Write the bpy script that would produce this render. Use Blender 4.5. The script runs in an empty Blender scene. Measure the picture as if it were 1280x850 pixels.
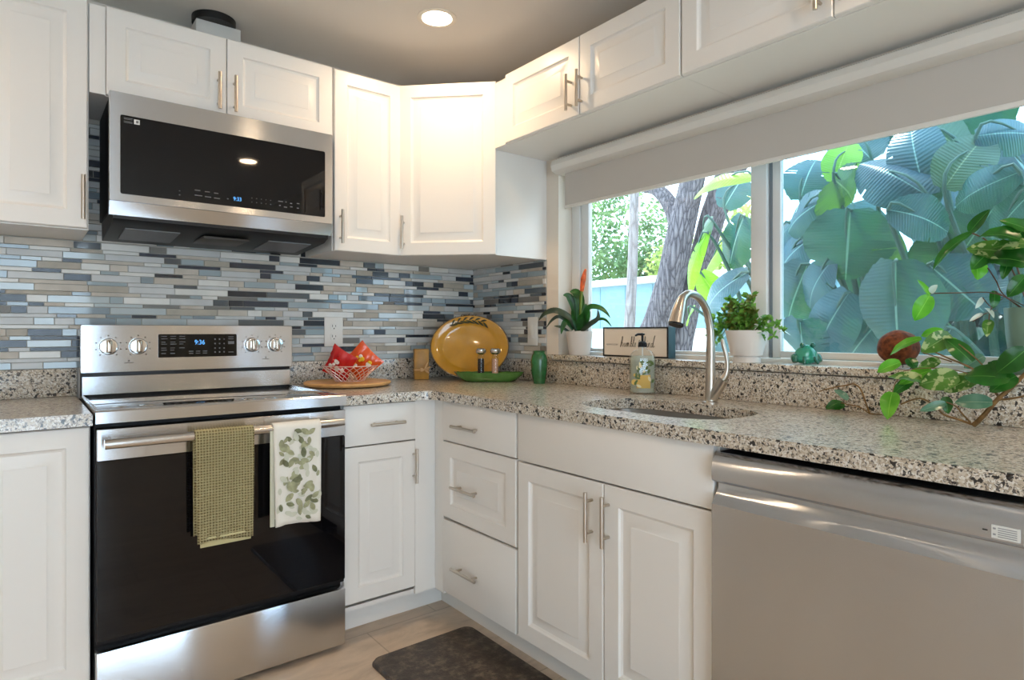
import bpy, bmesh, math, random
from mathutils import Vector, Matrix, Euler, noise
random.seed(7)
PI = math.pi
SC = bpy.context.scene
COL = SC.collection

# ------------------------------------------------------------------ camera
cam_data = bpy.data.cameras.new('camera')
cam = bpy.data.objects.new('camera', cam_data); COL.objects.link(cam)
cam.location = (-1.9555, -2.8216, 1.1524)
cam.rotation_euler = (PI/2, 0, 0.9027 - PI/2)
cam_data.sensor_width = 36; cam_data.lens = 779.6/1280*36
cam_data.shift_y = -11/1280; cam_data.clip_start = 0.05; cam_data.clip_end = 200
SC.camera = cam
SC.view_settings.view_transform = 'Standard'; SC.view_settings.look = 'None'
SC.view_settings.gamma = 1; SC.view_settings.use_curve_mapping = False
SC.view_settings.exposure = EXPOSURE = -0.76

# ------------------------------------------------------------------ light
SKY_STRENGTH = 9.0
world = bpy.data.worlds.new('world'); SC.world = world; world.use_nodes = True
wn = world.node_tree.nodes; wl = world.node_tree.links
wn['Background'].inputs[0].default_value = (0.66, 0.84, 1.0, 1)
wn['Background'].inputs[1].default_value = SKY_STRENGTH
def lamp(name, kind, loc, rot, energy, color, parent=None, **kw):
    d = bpy.data.lights.new(name, kind); d.energy = energy; d.color = color
    for k, v in kw.items(): setattr(d, k, v)
    o = bpy.data.objects.new(name, d); COL.objects.link(o); o.location = loc; o.rotation_euler = rot
    if parent: o.parent = parent
    return o
sun_dir = Vector((math.cos(math.radians(64))*math.cos(math.radians(58)), math.sin(math.radians(64))*math.cos(math.radians(58)), math.sin(math.radians(58))))
lamp('sun', 'SUN', (6, 10, 12), sun_dir.to_track_quat('Z', 'Y').to_euler(), 7.0, (1.0, 0.93, 0.80), angle=0.01)
# daylight through the patio door opening in the wall behind the camera
lamp('patio_daylight', 'AREA', (-2.5, -5.42, 1.15), (PI/2, 0, 0), 44, (0.72, 0.86, 1.0), shape='RECTANGLE', size=2.3, size_y=2.0)
wp = lamp('window_portal', 'AREA', (0.16, -1.62, 1.5), (0, PI/2, 0), 30, (1, 1, 1), shape='RECTANGLE', size=0.9, size_y=1.85); wp.data.cycles.is_portal = True
DOWNLIGHT_POWER = 8.6
DOWNLIGHT_COLOR = (1.0, 0.69, 0.41)

# ------------------------------------------------------------------ materials
def lin(c):
    c = c/255.0
    return c/12.92 if c <= .04045 else ((c+.055)/1.055)**2.4
def rgb(r, g, b): return (lin(r), lin(g), lin(b), 1)
class NT:
    def __init__(s, name):
        s.m = bpy.data.materials.new(name); s.m.use_nodes = True
        s.n = s.m.node_tree.nodes; s.l = s.m.node_tree.links
        s.b = s.n['Principled BSDF']; s.out = s.n['Material Output']
    def node(s, t, **kw):
        n = s.n.new(t)
        for k, v in kw.items():
            if k.startswith('i_'):
                key = k[2:].replace('_', ' ')
                n.inputs[int(key) if key.isdigit() else key].default_value = v
            else: setattr(n, k, v)
        return n
    def link(s, a, b): s.l.new(a, b)
    def ramp(s, fac, stops, interp='LINEAR'):
        r = s.n.new('ShaderNodeValToRGB'); r.color_ramp.interpolation = interp
        e = r.color_ramp.elements
        while len(e) > 1: e.remove(e[-1])
        e[0].position = stops[0][0]; e[0].color = stops[0][1]
        for p, c in stops[1:]:
            x = e.new(p); x.color = c
        s.link(fac, r.inputs[0]); return r.outputs[0]
    def bump(s, h, strength=.3, dist=.002):
        b = s.node('ShaderNodeBump'); b.inputs['Strength'].default_value = strength; b.inputs['Distance'].default_value = dist
        s.link(h, b.inputs['Height']); s.link(b.outputs[0], s.b.inputs['Normal']); return b
    def coord(s, scale=(1,1,1), kind='Object', rot=(0,0,0)):
        c = s.node('ShaderNodeTexCoord'); m = s.node('ShaderNodeMapping')
        m.inputs['Scale'].default_value = scale; m.inputs['Rotation'].default_value = rot
        s.link(c.outputs[kind], m.inputs[0]); return m.outputs[0]
    def noise(s, vec, scale=5, detail=3, rough=.5):
        n = s.node('ShaderNodeTexNoise'); n.inputs['Scale'].default_value = scale
        n.inputs['Detail'].default_value = detail; n.inputs['Roughness'].default_value = rough
        if vec: s.link(vec, n.inputs['Vector'])
        return n
def M(name, col, rough=.5, metal=0, spec=.5, coat=0, noise_amt=0, nscale=8, bump=0, bscale=200, emit=None, trans=0, ior=1.45, sheen=0):
    t = NT(name); b = t.b
    b.inputs['Base Color'].default_value = col; b.inputs['Roughness'].default_value = rough
    b.inputs['Metallic'].default_value = metal; b.inputs['Specular IOR Level'].default_value = spec
    b.inputs['Coat Weight'].default_value = coat; b.inputs['Transmission Weight'].default_value = trans; b.inputs['IOR'].default_value = ior
    if sheen: b.inputs['Sheen Weight'].default_value = sheen
    if noise_amt:
        n = t.noise(t.coord(), nscale, 4)
        lo = tuple(max(0, c*(1-noise_amt)) for c in col[:3])+(1,); hi = tuple(min(1, c*(1+noise_amt)) for c in col[:3])+(1,)
        t.link(t.ramp(n.outputs[0], [(.3, lo), (.7, hi)]), b.inputs['Base Color'])
    if bump:
        n = t.noise(t.coord(), bscale, 3); t.bump(n.outputs[0], bump, .002)
    if emit:
        b.inputs['Emission Color'].default_value = emit[0]; b.inputs['Emission Strength'].default_value = emit[1]
    return t.m
def leafy(name, col, col2, vein=None, rough=.35, transl=.4, tcol=None, nscale=9, lines=0, edge=None):
    """leaf: principled surface mixed with translucency; attribute lc = (across, along)"""
    t = NT(name)
    n = t.noise(t.coord(), nscale, 3)
    c = t.ramp(n.outputs[0], [(.35, col), (.68, col2)])
    at = t.node('ShaderNodeAttribute'); at.attribute_name = 'lc'
    sp = t.node('ShaderNodeSeparateXYZ'); t.link(at.outputs['Vector'], sp.inputs[0])
    ab = t.node('ShaderNodeMath', operation='ABSOLUTE'); t.link(sp.outputs[0], ab.inputs[0])
    if vein:
        r = t.ramp(ab.outputs[0], [(.015, (1,1,1,1)), (.035, (0,0,0,1))])
        mx = t.node('ShaderNodeMix', data_type='RGBA'); t.link(r, mx.inputs[0]); t.link(c, mx.inputs[6]); mx.inputs[7].default_value = vein
        c = mx.outputs[2]
    if lines:
        m1 = t.node('ShaderNodeMath', operation='MULTIPLY_ADD'); t.link(ab.outputs[0], m1.inputs[0]); m1.inputs[1].default_value = -.10; t.link(sp.outputs[1], m1.inputs[2])
        m2 = t.node('ShaderNodeMath', operation='MULTIPLY'); t.link(m1.outputs[0], m2.inputs[0]); m2.inputs[1].default_value = lines
        sn = t.node('ShaderNodeMath', operation='SINE'); t.link(m2.outputs[0], sn.inputs[0])
        t.bump(sn.outputs[0], .35, .0016)
    if edge:
        n2 = t.noise(t.coord(), 60, 2)
        r = t.ramp(n2.outputs[0], [(.52, (0,0,0,1)), (.58, (1,1,1,1))], 'LINEAR')
        mx = t.node('ShaderNodeMix', data_type='RGBA'); t.link(r, mx.inputs[0]); t.link(c, mx.inputs[6]); mx.inputs[7].default_value = edge
        c = mx.outputs[2]
    t.link(c, t.b.inputs['Base Color']); t.b.inputs['Roughness'].default_value = rough
    tr = t.node('ShaderNodeBsdfTranslucent')
    if tcol: tr.inputs[0].default_value = tcol
    else: t.link(c, tr.inputs[0])
    ms = t.node('ShaderNodeMixShader'); ms.inputs[0].default_value = transl
    t.link(t.b.outputs[0], ms.inputs[1]); t.link(tr.outputs[0], ms.inputs[2]); t.link(ms.outputs[0], t.out.inputs[0])
    return t.m
def steel(name, col=(.62,.60,.57,1), rough=.24, aniso=.75, axis='Z', grain=(3,3,500)):
    t = NT(name); b = t.b
    b.inputs['Metallic'].default_value = 1; b.inputs['Base Color'].default_value = col
    b.inputs['Anisotropic'].default_value = aniso
    tg = t.node('ShaderNodeTangent', direction_type='RADIAL', axis=axis); t.link(tg.outputs[0], b.inputs['Tangent'])
    b.inputs['Roughness'].default_value = rough; b.inputs['Anisotropic Rotation'].default_value = .25
    return t.m
def thin_glass(name, tint=(1,1,1,1), rough=0.0, refl=1.0, haze=0, hazecol=(.5,.6,.65,1)):
    t = NT(name); t.n.remove(t.b)
    tr = t.node('ShaderNodeBsdfTransparent'); tr.inputs[0].default_value = tint
    gl = t.node('ShaderNodeBsdfGlossy'); gl.inputs['Roughness'].default_value = rough
    fr = t.node('ShaderNodeFresnel'); ge = t.node('ShaderNodeNewGeometry')
    io = t.node('ShaderNodeMapRange'); t.link(ge.outputs['Backfacing'], io.inputs[0]); io.inputs[3].default_value = 1.5; io.inputs[4].default_value = 1/1.5
    t.link(io.outputs[0], fr.inputs[0])
    mu = t.node('ShaderNodeMath', operation='MULTIPLY'); t.link(fr.outputs[0], mu.inputs[0]); mu.inputs[1].default_value = refl
    ms = t.node('ShaderNodeMixShader'); t.link(mu.outputs[0], ms.inputs[0]); t.link(tr.outputs[0], ms.inputs[1]); t.link(gl.outputs[0], ms.inputs[2])
    o = ms.outputs[0]
    if haze:
        d = t.node('ShaderNodeBsdfDiffuse'); d.inputs[0].default_value = hazecol
        m2 = t.node('ShaderNodeMixShader'); m2.inputs[0].default_value = haze; t.link(o, m2.inputs[1]); t.link(d.outputs[0], m2.inputs[2]); o = m2.outputs[0]
    t.link(o, t.out.inputs[0]); return t.m

def granite():
    t = NT('granite'); vec = t.coord()
    d = t.noise(vec, 140, 3)
    va = t.node('ShaderNodeVectorMath', operation='SCALE'); t.link(d.outputs['Color'], va.inputs[0]); va.inputs['Scale'].default_value = .012
    ad = t.node('ShaderNodeVectorMath', operation='ADD'); t.link(vec, ad.inputs[0]); t.link(va.outputs[0], ad.inputs[1])
    v1 = t.node('ShaderNodeTexVoronoi'); v1.inputs['Scale'].default_value = 240; t.link(ad.outputs[0], v1.inputs['Vector'])
    s1 = t.node('ShaderNodeSeparateColor'); t.link(v1.outputs['Color'], s1.inputs[0])
    cl = t.noise(vec, 60, 2)
    mix = t.node('ShaderNodeMath', operation='MULTIPLY_ADD'); t.link(cl.outputs[0], mix.inputs[0]); mix.inputs[1].default_value = .55; 
    sc = t.node('ShaderNodeMath', operation='MULTIPLY'); t.link(s1.outputs[0], sc.inputs[0]); sc.inputs[1].default_value = .72
    t.link(sc.outputs[0], mix.inputs[2])
    c = t.ramp(mix.outputs[0], [(0, rgb(40,38,38)), (.27, rgb(100,92,84)), (.33, rgb(158,144,126)), (.44, rgb(190,176,156)), (.58, rgb(206,196,180)), (.74, rgb(222,218,210)), (.91, rgb(168,158,146)), (.95, rgb(80,74,70))], 'CONSTANT')
    v2 = t.node('ShaderNodeTexVoronoi'); v2.inputs['Scale'].default_value = 125; t.link(ad.outputs[0], v2.inputs['Vector'])
    s2 = t.node('ShaderNodeSeparateColor'); t.link(v2.outputs['Color'], s2.inputs[0])
    f2 = t.ramp(s2.outputs[1], [(0, (1,1,1,1)), (.075, (0,0,0,1))], 'CONSTANT')
    mx = t.node('ShaderNodeMix', data_type='RGBA'); t.link(f2, mx.inputs[0]); t.link(c, mx.inputs[6]); mx.inputs[7].default_value = rgb(26,24,26)
    t.link(mx.outputs[2], t.b.inputs['Base Color']); t.b.inputs['Roughness'].default_value = .32; t.b.inputs['Coat Weight'].default_value = .9; t.b.inputs['Coat Roughness'].default_value = .21; t.b.inputs['Coat IOR'].default_value = 1.65
    return t.m
def floor_mat():
    t = NT('floor_tile'); vec = t.coord()
    br = t.node('ShaderNodeTexBrick'); br.offset = .5
    for k, v in {'Scale': 1.0, 'Mortar Size': .003, 'Brick Width': .61, 'Row Height': .61}.items(): br.inputs[k].default_value = v
    br.inputs['Color1'].default_value = rgb(196,176,154); br.inputs['Color2'].default_value = rgb(206,188,168); br.inputs['Mortar'].default_value = rgb(176,158,138)
    t.link(vec, br.inputs['Vector'])
    n = t.noise(t.coord((1.6,5,1), rot=(0,0,.7)), 2.2, 7, .62); n.inputs['Distortion'].default_value = 1.2; r = t.ramp(n.outputs[0], [(.32, (.74,.72,.70,1)), (.5, (.96,.95,.94,1)), (.68, (1.08,1.07,1.06,1))])
    mx = t.node('ShaderNodeMix', data_type='RGBA', blend_type='MULTIPLY'); mx.inputs[0].default_value = 1; t.link(br.outputs[0], mx.inputs[6]); t.link(r, mx.inputs[7])
    t.link(mx.outputs[2], t.b.inputs['Base Color']); t.b.inputs['Roughness'].default_value = .32
    return t.m
def mat_leather():
    t = NT('mat_leather'); vec = t.coord()
    n = t.noise(vec, 26, 6, .7)
    t.link(t.ramp(n.outputs[0], [(.36, rgb(44,36,30)), (.5, rgb(66,56,48)), (.68, rgb(112,98,84))]), t.b.inputs['Base Color'])
    t.b.inputs['Roughness'].default_value = .42
    n2 = t.noise(vec, 180, 3); t.bump(n2.outputs[0], .4, .002); return t.m
def waffle():
    t = NT('waffle_cloth'); vec = t.coord()
    sp = t.node('ShaderNodeSeparateXYZ'); t.link(vec, sp.inputs[0]); o = []
    for i in (0, 2):
        m = t.node('ShaderNodeMath', operation='MULTIPLY'); t.link(sp.outputs[i], m.inputs[0]); m.inputs[1].default_value = 2*PI/.0085
        s_ = t.node('ShaderNodeMath', operation='SINE'); t.link(m.outputs[0], s_.inputs[0]); o.append(s_.outputs[0])
    mx = t.node('ShaderNodeMath', operation='MAXIMUM'); t.link(o[0], mx.inputs[0]); t.link(o[1], mx.inputs[1])
    t.link(t.ramp(mx.outputs[0], [(.0, rgb(140,126,84)), (.9, rgb(190,176,130))]), t.b.inputs['Base Color'])
    t.b.inputs['Roughness'].default_value = .95; t.bump(mx.outputs[0], 1.0, .003); return t.m
def bark(name, c1, c2, c3, sc=14):
    t = NT(name); vec = t.coord((1,1,.16))
    v = t.node('ShaderNodeTexVoronoi', feature='DISTANCE_TO_EDGE'); v.inputs['Scale'].default_value = sc
    n0 = t.noise(vec, 5, 4)
    ad = t.node('ShaderNodeVectorMath', operation='MULTIPLY_ADD'); t.link(n0.outputs['Color'], ad.inputs[0]); ad.inputs[1].default_value = (.12,.12,.12); t.link(vec, ad.inputs[2])
    t.link(ad.outputs[0], v.inputs['Vector'])
    t.link(t.ramp(v.outputs[0], [(0, c1), (.12, c2), (.45, c3)]), t.b.inputs['Base Color'])
    t.b.inputs['Roughness'].default_value = .9; t.bump(v.outputs[0], 1.0, .03); return t.m

G = granite()
MT = dict(
 cab=M('cabinet_white', rgb(236,232,226), .32, bump=.02, bscale=40), wall=M('wall_paint', rgb(224,214,200), .7, bump=.05),
 wall_far=M('wall_far_paint', rgb(222,220,214), .8), ceil=M('ceiling_paint', rgb(226,220,212), .85, bump=.05, bscale=60),
 trim=M('trim_white', rgb(228,222,212), .4), vinyl=M('window_vinyl', rgb(226,226,224), .35), vinyl_dark=M('sash_seal', rgb(120,130,138), .5),
 granite=G, floor=floor_mat(), grout=M('grout', rgb(176,172,164), .9, bump=.2),
 nickel=steel('brushed_nickel', (.56,.50,.43,1), .30, .3), steel=steel('stainless_steel'), steel_v=steel('stainless_front', (.60,.61,.625,1), .21, .95),
 steel_c=steel('stainless_cool', (.58,.62,.68,1), .21, .95),
 chrome=M('polished_metal', (.75,.74,.72,1), .12, 1), sink=steel('sink_steel', (.5,.47,.44,1), .33, .3),
 black=M('black_plastic', (.010,.010,.011,1), .55, spec=.3), blackglass=M('black_glass', (.004,.004,.005,1), .03, spec=.45), dark=M('dark_metal', (.03,.03,.032,1), .4, .6),
 cooktop=M('cooktop_glass', (.02,.02,.022,1), .06, spec=1.0, coat=1.0), filt=M('filter_mesh', (.25,.25,.26,1), .45, .9, bump=.8, bscale=900),
 digit=M('blue_digit', (.02,.1,.3,1), .4, emit=((.12,.45,1,1), 2.2)), print_=M('panel_print', rgb(112,112,112), .5), print_dk=M('dark_print', rgb(70,66,62), .5),
 knobface=M('knob_metal', (.72,.64,.55,1), .2, 1), sticker=M('sticker_white', rgb(225,225,220), .5), sticker_gr=M('sticker_lines', rgb(150,150,150), .6),
 plastic=M('outlet_plastic', rgb(232,228,220), .35), slot=M('outlet_slot', rgb(40,38,36), .6),
 blind=M('blind_case', rgb(226,222,214), .45), shade=M('blind_fabric', rgb(198,192,184), .85), duct=M('duct_paint', rgb(214,212,206), .5), ductblack=M('duct_black', (.006,.006,.006,1), .5),
 lens=M('light_lens', (1,1,1,1), .4, emit=((1,.86,.66,1), 55)), lighttrim=M('light_trim', rgb(235,225,210), .4),
 leather=mat_leather(), waffle=waffle(), linen=M('linen_white', rgb(232,226,214), .9, bump=.3, bscale=500), hem=M('towel_hem', rgb(196,184,138), .95),
 lg1=M('print_sage', rgb(160,158,124), .9, noise_amt=.3, nscale=60), lg2=M('print_olive', rgb(120,122,92), .9, noise_amt=.3, nscale=60), lg3=M('print_pale', rgb(204,202,182), .9),
 wood=M('light_wood', rgb(206,160,104), .45, noise_amt=.2, nscale=14), amberwood=M('amber_wood', rgb(176,126,48), .4, noise_amt=.25, nscale=20), raffia=M('raffia', rgb(214,170,120), .8),
 copper=M('copper_wire', (.86,.70,.66,1), .35, .8), redbag=M('red_wrapper', rgb(196,22,24), .25, coat=.6, bump=.4, bscale=60), orangebag=M('orange_wrapper', rgb(222,84,30), .25, coat=.6, bump=.4, bscale=60),
 yellow=M('yellow_print', rgb(230,190,40), .4), whitefill=M('white_print', rgb(235,225,215), .5, noise_amt=.2, nscale=50),
 platter=M('yellow_glaze', rgb(206,146,30), .12, coat=.8, noise_amt=.12, nscale=12), platter_rim=M('rim_glaze', rgb(92,66,20), .2, coat=.8), leafpaint=M('painted_leaf', rgb(58,56,18), .3),
 dish=M('green_glaze', rgb(74,122,52), .2, coat=.7, noise_amt=.2, nscale=30), vase=M('green_vase_glaze', rgb(28,98,50), .25, coat=.6, noise_amt=.25, nscale=40),
 pepper=M('peppercorns', rgb(40,34,34), .6, noise_amt=.9, nscale=300), salt=M('pink_salt', rgb(226,170,140), .6, noise_amt=.4, nscale=300),
 clear=thin_glass('clear_glass', (.93,.95,.95,1)), pane=thin_glass('window_glass', (.96,.985,1,1)), pane_r=thin_glass('window_glass_right', (.80,.93,.97,1), haze=.06, hazecol=(.30,.42,.48,1)),
 soap=M('soap_liquid', rgb(210,212,194), .2, trans=.4), lemon=M('lemon_print', rgb(216,180,96), .6), whitelabel=M('label_cream', rgb(232,222,180), .5), greenprint=M('leaf_print', rgb(92,112,60), .5),
 signface=M('sign_face', rgb(226,214,198), .7), ink=M('sign_ink', rgb(40,38,36), .7), inkgrey=M('sign_grey_ink', rgb(140,132,124), .7), signframe=M('sign_frame', rgb(24,26,28), .5),
 signside=M('sign_side', rgb(48,78,86), .6),
 potw=M('white_pot', rgb(222,214,206), .45), soil=M('soil', rgb(40,30,22), .95, bump=1, bscale=80), tealpot=M('teal_pot', rgb(110,140,128), .4, noise_amt=.15),
 brom=leafy('bromeliad_leaf', rgb(24,70,30), rgb(52,112,44), transl=.25, nscale=20), brom2=leafy('bromeliad_edge_leaf', rgb(58,74,62), rgb(80,96,72), transl=.25, nscale=20),
 spike=M('bromeliad_spike', rgb(206,92,40), .4, noise_amt=.5, nscale=50), spikeg=M('bromeliad_stalk', rgb(100,120,40), .5),
 herb=leafy('herb_leaf', rgb(84,146,56), rgb(146,196,92), transl=.4, nscale=30), herb2=leafy('herb_leaf_olive', rgb(96,110,40), rgb(140,150,70), transl=.4, nscale=30), herbstem=M('herb_stem', rgb(110,130,60), .6),
 poth=leafy('pothos_leaf', rgb(28,84,26), rgb(48,118,38), vein=rgb(96,160,70), transl=.35, nscale=18, rough=.25),
 poth1=leafy('pothos_young_leaf', rgb(76,158,32), rgb(120,194,58), vein=rgb(160,220,90), transl=.45, nscale=18, rough=.3),
 poth2=leafy('pothos_variegated_leaf', rgb(60,112,34), rgb(92,138,52), vein=rgb(150,180,110), transl=.35, nscale=18, edge=rgb(176,190,130)),
 poth3=leafy('pothos_white_leaf', rgb(206,214,196), rgb(226,230,216), transl=.4, nscale=18), poth4=leafy('pothos_blue_leaf', rgb(70,122,98), rgb(118,160,136), vein=rgb(160,190,160), transl=.3, nscale=18, rough=.2),
 stem=M('brown_stem', rgb(122,92,52), .6, noise_amt=.4, nscale=60), stemr=M('red_stem', rgb(94,66,50), .6),
 frog=M('green_glass', rgb(60,176,146), .08, trans=.45, ior=1.3, coat=.8), frogdk=M('green_glass_dark', rgb(20,116,96), .1, trans=.3, coat=.8), coco=M('coconut_husk', rgb(112,58,28), .8, noise_amt=.6, nscale=70, bump=1, bscale=120), cocoin=M('coconut_rim', rgb(60,34,20), .8),
 ban=leafy('banana_leaf', rgb(30,64,84), rgb(60,102,122), vein=rgb(140,176,172), transl=.14, nscale=3, lines=150, tcol=rgb(110,190,70), rough=.3),
 ban1=leafy('banana_leaf_olive', rgb(56,84,84), rgb(84,112,104), vein=rgb(150,170,140), transl=.22, nscale=3, lines=130, tcol=rgb(140,200,60)),
 ban2=leafy('banana_leaf_young_backlit', rgb(120,180,60), rgb(160,214,70), vein=rgb(200,230,120), transl=.38, nscale=4, lines=120, tcol=rgb(160,215,60)),  # young-leaf green brightened: backlight put into the leaf colour
 banstem=M('banana_stalk', rgb(78,108,98), .6), bark1=bark('oak_bark', rgb(66,62,66), rgb(108,102,106), rgb(132,126,128), 30), bark2=bark('smooth_bark', rgb(128,120,118), rgb(150,144,142), rgb(166,160,158), 18),
 treeleaf=leafy('tree_leaf', rgb(92,130,84), rgb(156,184,124), transl=.5, nscale=2), treeleaf2=leafy('tree_leaf_yellow', rgb(150,176,90), rgb(200,206,130), transl=.5, nscale=2), hedge=leafy('hedge_leaf', rgb(16,42,44), rgb(36,70,64), transl=.2, nscale=3),
 shed=M('shed_blue', rgb(138,172,184), .7, noise_amt=.06, nscale=2), fascia=M('shed_fascia', rgb(218,226,226), .7), gardenwall=M('garden_wall', rgb(232,232,226), .8), ground=M('ground_soil', rgb(196,186,168), .95, noise_amt=.3, nscale=2),
)
MT['_tiles'] = None

# ------------------------------------------------------------------ mesh builder
class MB:
    def __init__(s): s.v = []; s.f = []; s.mi = []; s.lc = {}
    def add(s, vs, fs, mi=0, lc=None):
        o = len(s.v); s.v += [tuple(v) for v in vs]
        if lc:
            for i, c in enumerate(lc): s.lc[o+i] = c
        for f in fs: s.f.append([o+i for i in f]); s.mi.append(mi)
        return s
    def box(s, x0, x1, y0, y1, z0, z1, b=0, mi=0, seg=2):
        x0, x1 = min(x0,x1), max(x0,x1); y0, y1 = min(y0,y1), max(y0,y1); z0, z1 = min(z0,z1), max(z0,z1)
        if b <= 0:
            vs = [(x,y,z) for x in (x0,x1) for y in (y0,y1) for z in (z0,z1)]
            return s.add(vs, [(0,1,3,2),(4,6,7,5),(0,4,5,1),(2,3,7,6),(0,2,6,4),(1,5,7,3)], mi)
        bm = bmesh.new(); bmesh.ops.create_cube(bm, size=1)
        for v in bm.verts: v.co = Vector(((x0+x1)/2+v.co.x*(x1-x0), (y0+y1)/2+v.co.y*(y1-y0), (z0+z1)/2+v.co.z*(z1-z0)))
        bmesh.ops.bevel(bm, geom=list(bm.edges), offset=min(b, .49*min(x1-x0,y1-y0,z1-z0)), segments=seg, affect='EDGES', profile=.5)
        bm.verts.index_update()
        s.add([v.co[:] for v in bm.verts], [[v.index for v in f.verts] for f in bm.faces], mi); bm.free(); return s
    def rings(s, rings, mi=0, cap0=True, cap1=True, closed=True):
        n = len(rings[0]); vs = [p for r in rings for p in r]; fs = []
        for i in range(len(rings)-1):
            for j in range(n if closed else n-1):
                k = (j+1) % n; fs.append((i*n+j, i*n+k, (i+1)*n+k, (i+1)*n+j))
        if cap0: fs.append(tuple(reversed(range(n))))
        if cap1: fs.append(tuple((len(rings)-1)*n+j for j in range(n)))
        return s.add(vs, fs, mi)
    def tube(s, pts, r, n=10, mi=0, smooth=0, flat=1.0):
        pts = [Vector(p) for p in pts]
        rs = list(r) if hasattr(r, '__len__') else [r]*len(pts)
        if smooth: pts, rs = catmull(pts, rs, smooth)
        rings = []; up = None
        for i, p in enumerate(pts):
            d = (pts[min(i+1, len(pts)-1)] - pts[max(i-1, 0)]).normalized()
            if up is None:
                up = Vector((0,0,1)) if abs(d.z) < .9 else Vector((1,0,0))
            a = d.cross(up).normalized(); up = a.cross(d).normalized()
            rings.append([p + (a*math.cos(t)*rs[i] + up*math.sin(t)*rs[i]*flat) for t in (2*PI*k/n for k in range(n))])
        return s.rings(rings, mi)
    def cyl(s, a, b, r, n=20, mi=0, r2=None): return s.tube([a, b], [r, r if r2 is None else r2], n, mi)
    def lathe(s, prof, c=(0,0,0), n=32, mi=0, sx=1, sy=1, cap0=True, cap1=True):
        return s.rings([[(c[0]+r*sx*math.cos(2*PI*k/n), c[1]+r*sy*math.sin(2*PI*k/n), c[2]+z) for k in range(n)] for r, z in prof], mi, cap0, cap1)
    def prism(s, poly, axis, lo, hi, mi=0):
        """poly: 2D points; axis x -> (y,z), y -> (x,z), z -> (x,y)"""
        def P(p, h): return {'x': (h,p[0],p[1]), 'y': (p[0],h,p[1]), 'z': (p[0],p[1],h)}[axis]
        return s.rings([[P(p, lo) for p in poly], [P(p, hi) for p in poly]], mi)
    def xf(s, m, start=0):
        for i in range(start, len(s.v)): s.v[i] = tuple(m @ Vector(s.v[i]))
        return s
    def leaf(s, B, T, w, nrm, mi=0, n=8, arch=.12, fold=.25, prof=None, across=2, wave=0, droop=0, tear=0, slits=()):
        B = Vector(B); T = Vector(T); d = T-B; L = d.length; dn = d.normalized()
        nrm = Vector(nrm); side = dn.cross(nrm)
        if side.length < 1e-3: side = dn.cross(Vector((0,1,.3)))
        side.normalize(); nn = side.cross(dn).normalized()
        prof = prof or heart
        vs = []; lc = []; m = 2*across+1
        for i in range(n+1):
            t = i/n; c = B + d*t + nn*(math.sin(PI*t)*arch*L) - Vector((0,0,1))*droop*L*t*t
            ww = prof(t)*w/2
            for j in range(m):
                a = (j-across)/across
                q = c + side*ww*a + nn*(abs(a)**1.2*fold*ww)
                if tear: q = q + dn*(tear*w*(((t*11+a*1.7+B.y*5) % 1)-.5)*abs(a)**3)
                if wave: q += nn*(wave*w*math.sin(t*17+a*2+B.x*9)*abs(a))
                vs.append(q); lc.append((a, t, 0))
        fs = [(i*m+j, i*m+j+1, (i+1)*m+j+1, (i+1)*m+j) for i in range(n) for j in range(m-1) if (i, j) not in slits]
        return s.add(vs, fs, mi, lc)
    def build(s, name, mats, parent=None, ang=38, recalc=True, solid=0):
        me = bpy.data.meshes.new(name); me.from_pydata(s.v, [], s.f)
        mats = mats if isinstance(mats, (list, tuple)) else [mats]
        for m in mats: me.materials.append(MT[m] if isinstance(m, str) else m)
        for i, p in enumerate(me.polygons): p.material_index = s.mi[i]
        if recalc:
            bm = bmesh.new(); bm.from_mesh(me); bmesh.ops.recalc_face_normals(bm, faces=bm.faces); bm.to_mesh(me); bm.free()
        if s.lc:
            at = me.attributes.new('lc', 'FLOAT_VECTOR', 'POINT')
            for i, c in s.lc.items(): at.data[i].vector = c
        me.polygons.foreach_set('use_smooth', [True]*len(me.polygons)); me.set_sharp_from_angle(angle=math.radians(ang)); me.update()
        o = bpy.data.objects.new(name, me); COL.objects.link(o)
        if parent: o.parent = parent
        if solid:
            md = o.modifiers.new('solid', 'SOLIDIFY'); md.thickness = solid; md.offset = 0
        return o
def catmull(pts, rs, k):
    P = [pts[0]]+list(pts)+[pts[-1]]; R = [rs[0]]+list(rs)+[rs[-1]]; o = []; q = []
    for i in range(1, len(P)-2):
        for j in range(k):
            t = j/k
            o.append(.5*((2*P[i])+(P[i+1]-P[i-1])*t+(2*P[i-1]-5*P[i]+4*P[i+1]-P[i+2])*t*t+(3*P[i]-P[i-1]-3*P[i+1]+P[i+2])*t**3)); q.append(R[i]*(1-t)+R[i+1]*t)
    o.append(P[-2]); q.append(R[-2]); return o, q
def heart(t): return (2.3*math.sqrt(max(0, t+.03))*(1-t)**.75)*.92 if t < 1 else 0.02
def lance(t): return max(.02, math.sin(PI*min(1, t*.92+.08))**.8)
def strap(t): return max(.04, (1-t**3)*(.75+.25*math.sin(PI*t)))
def paddle(t): return max(.03, math.sin(PI*(t*.95+.04))**.38)*(.80+.20*math.sin(PI*t))

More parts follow.
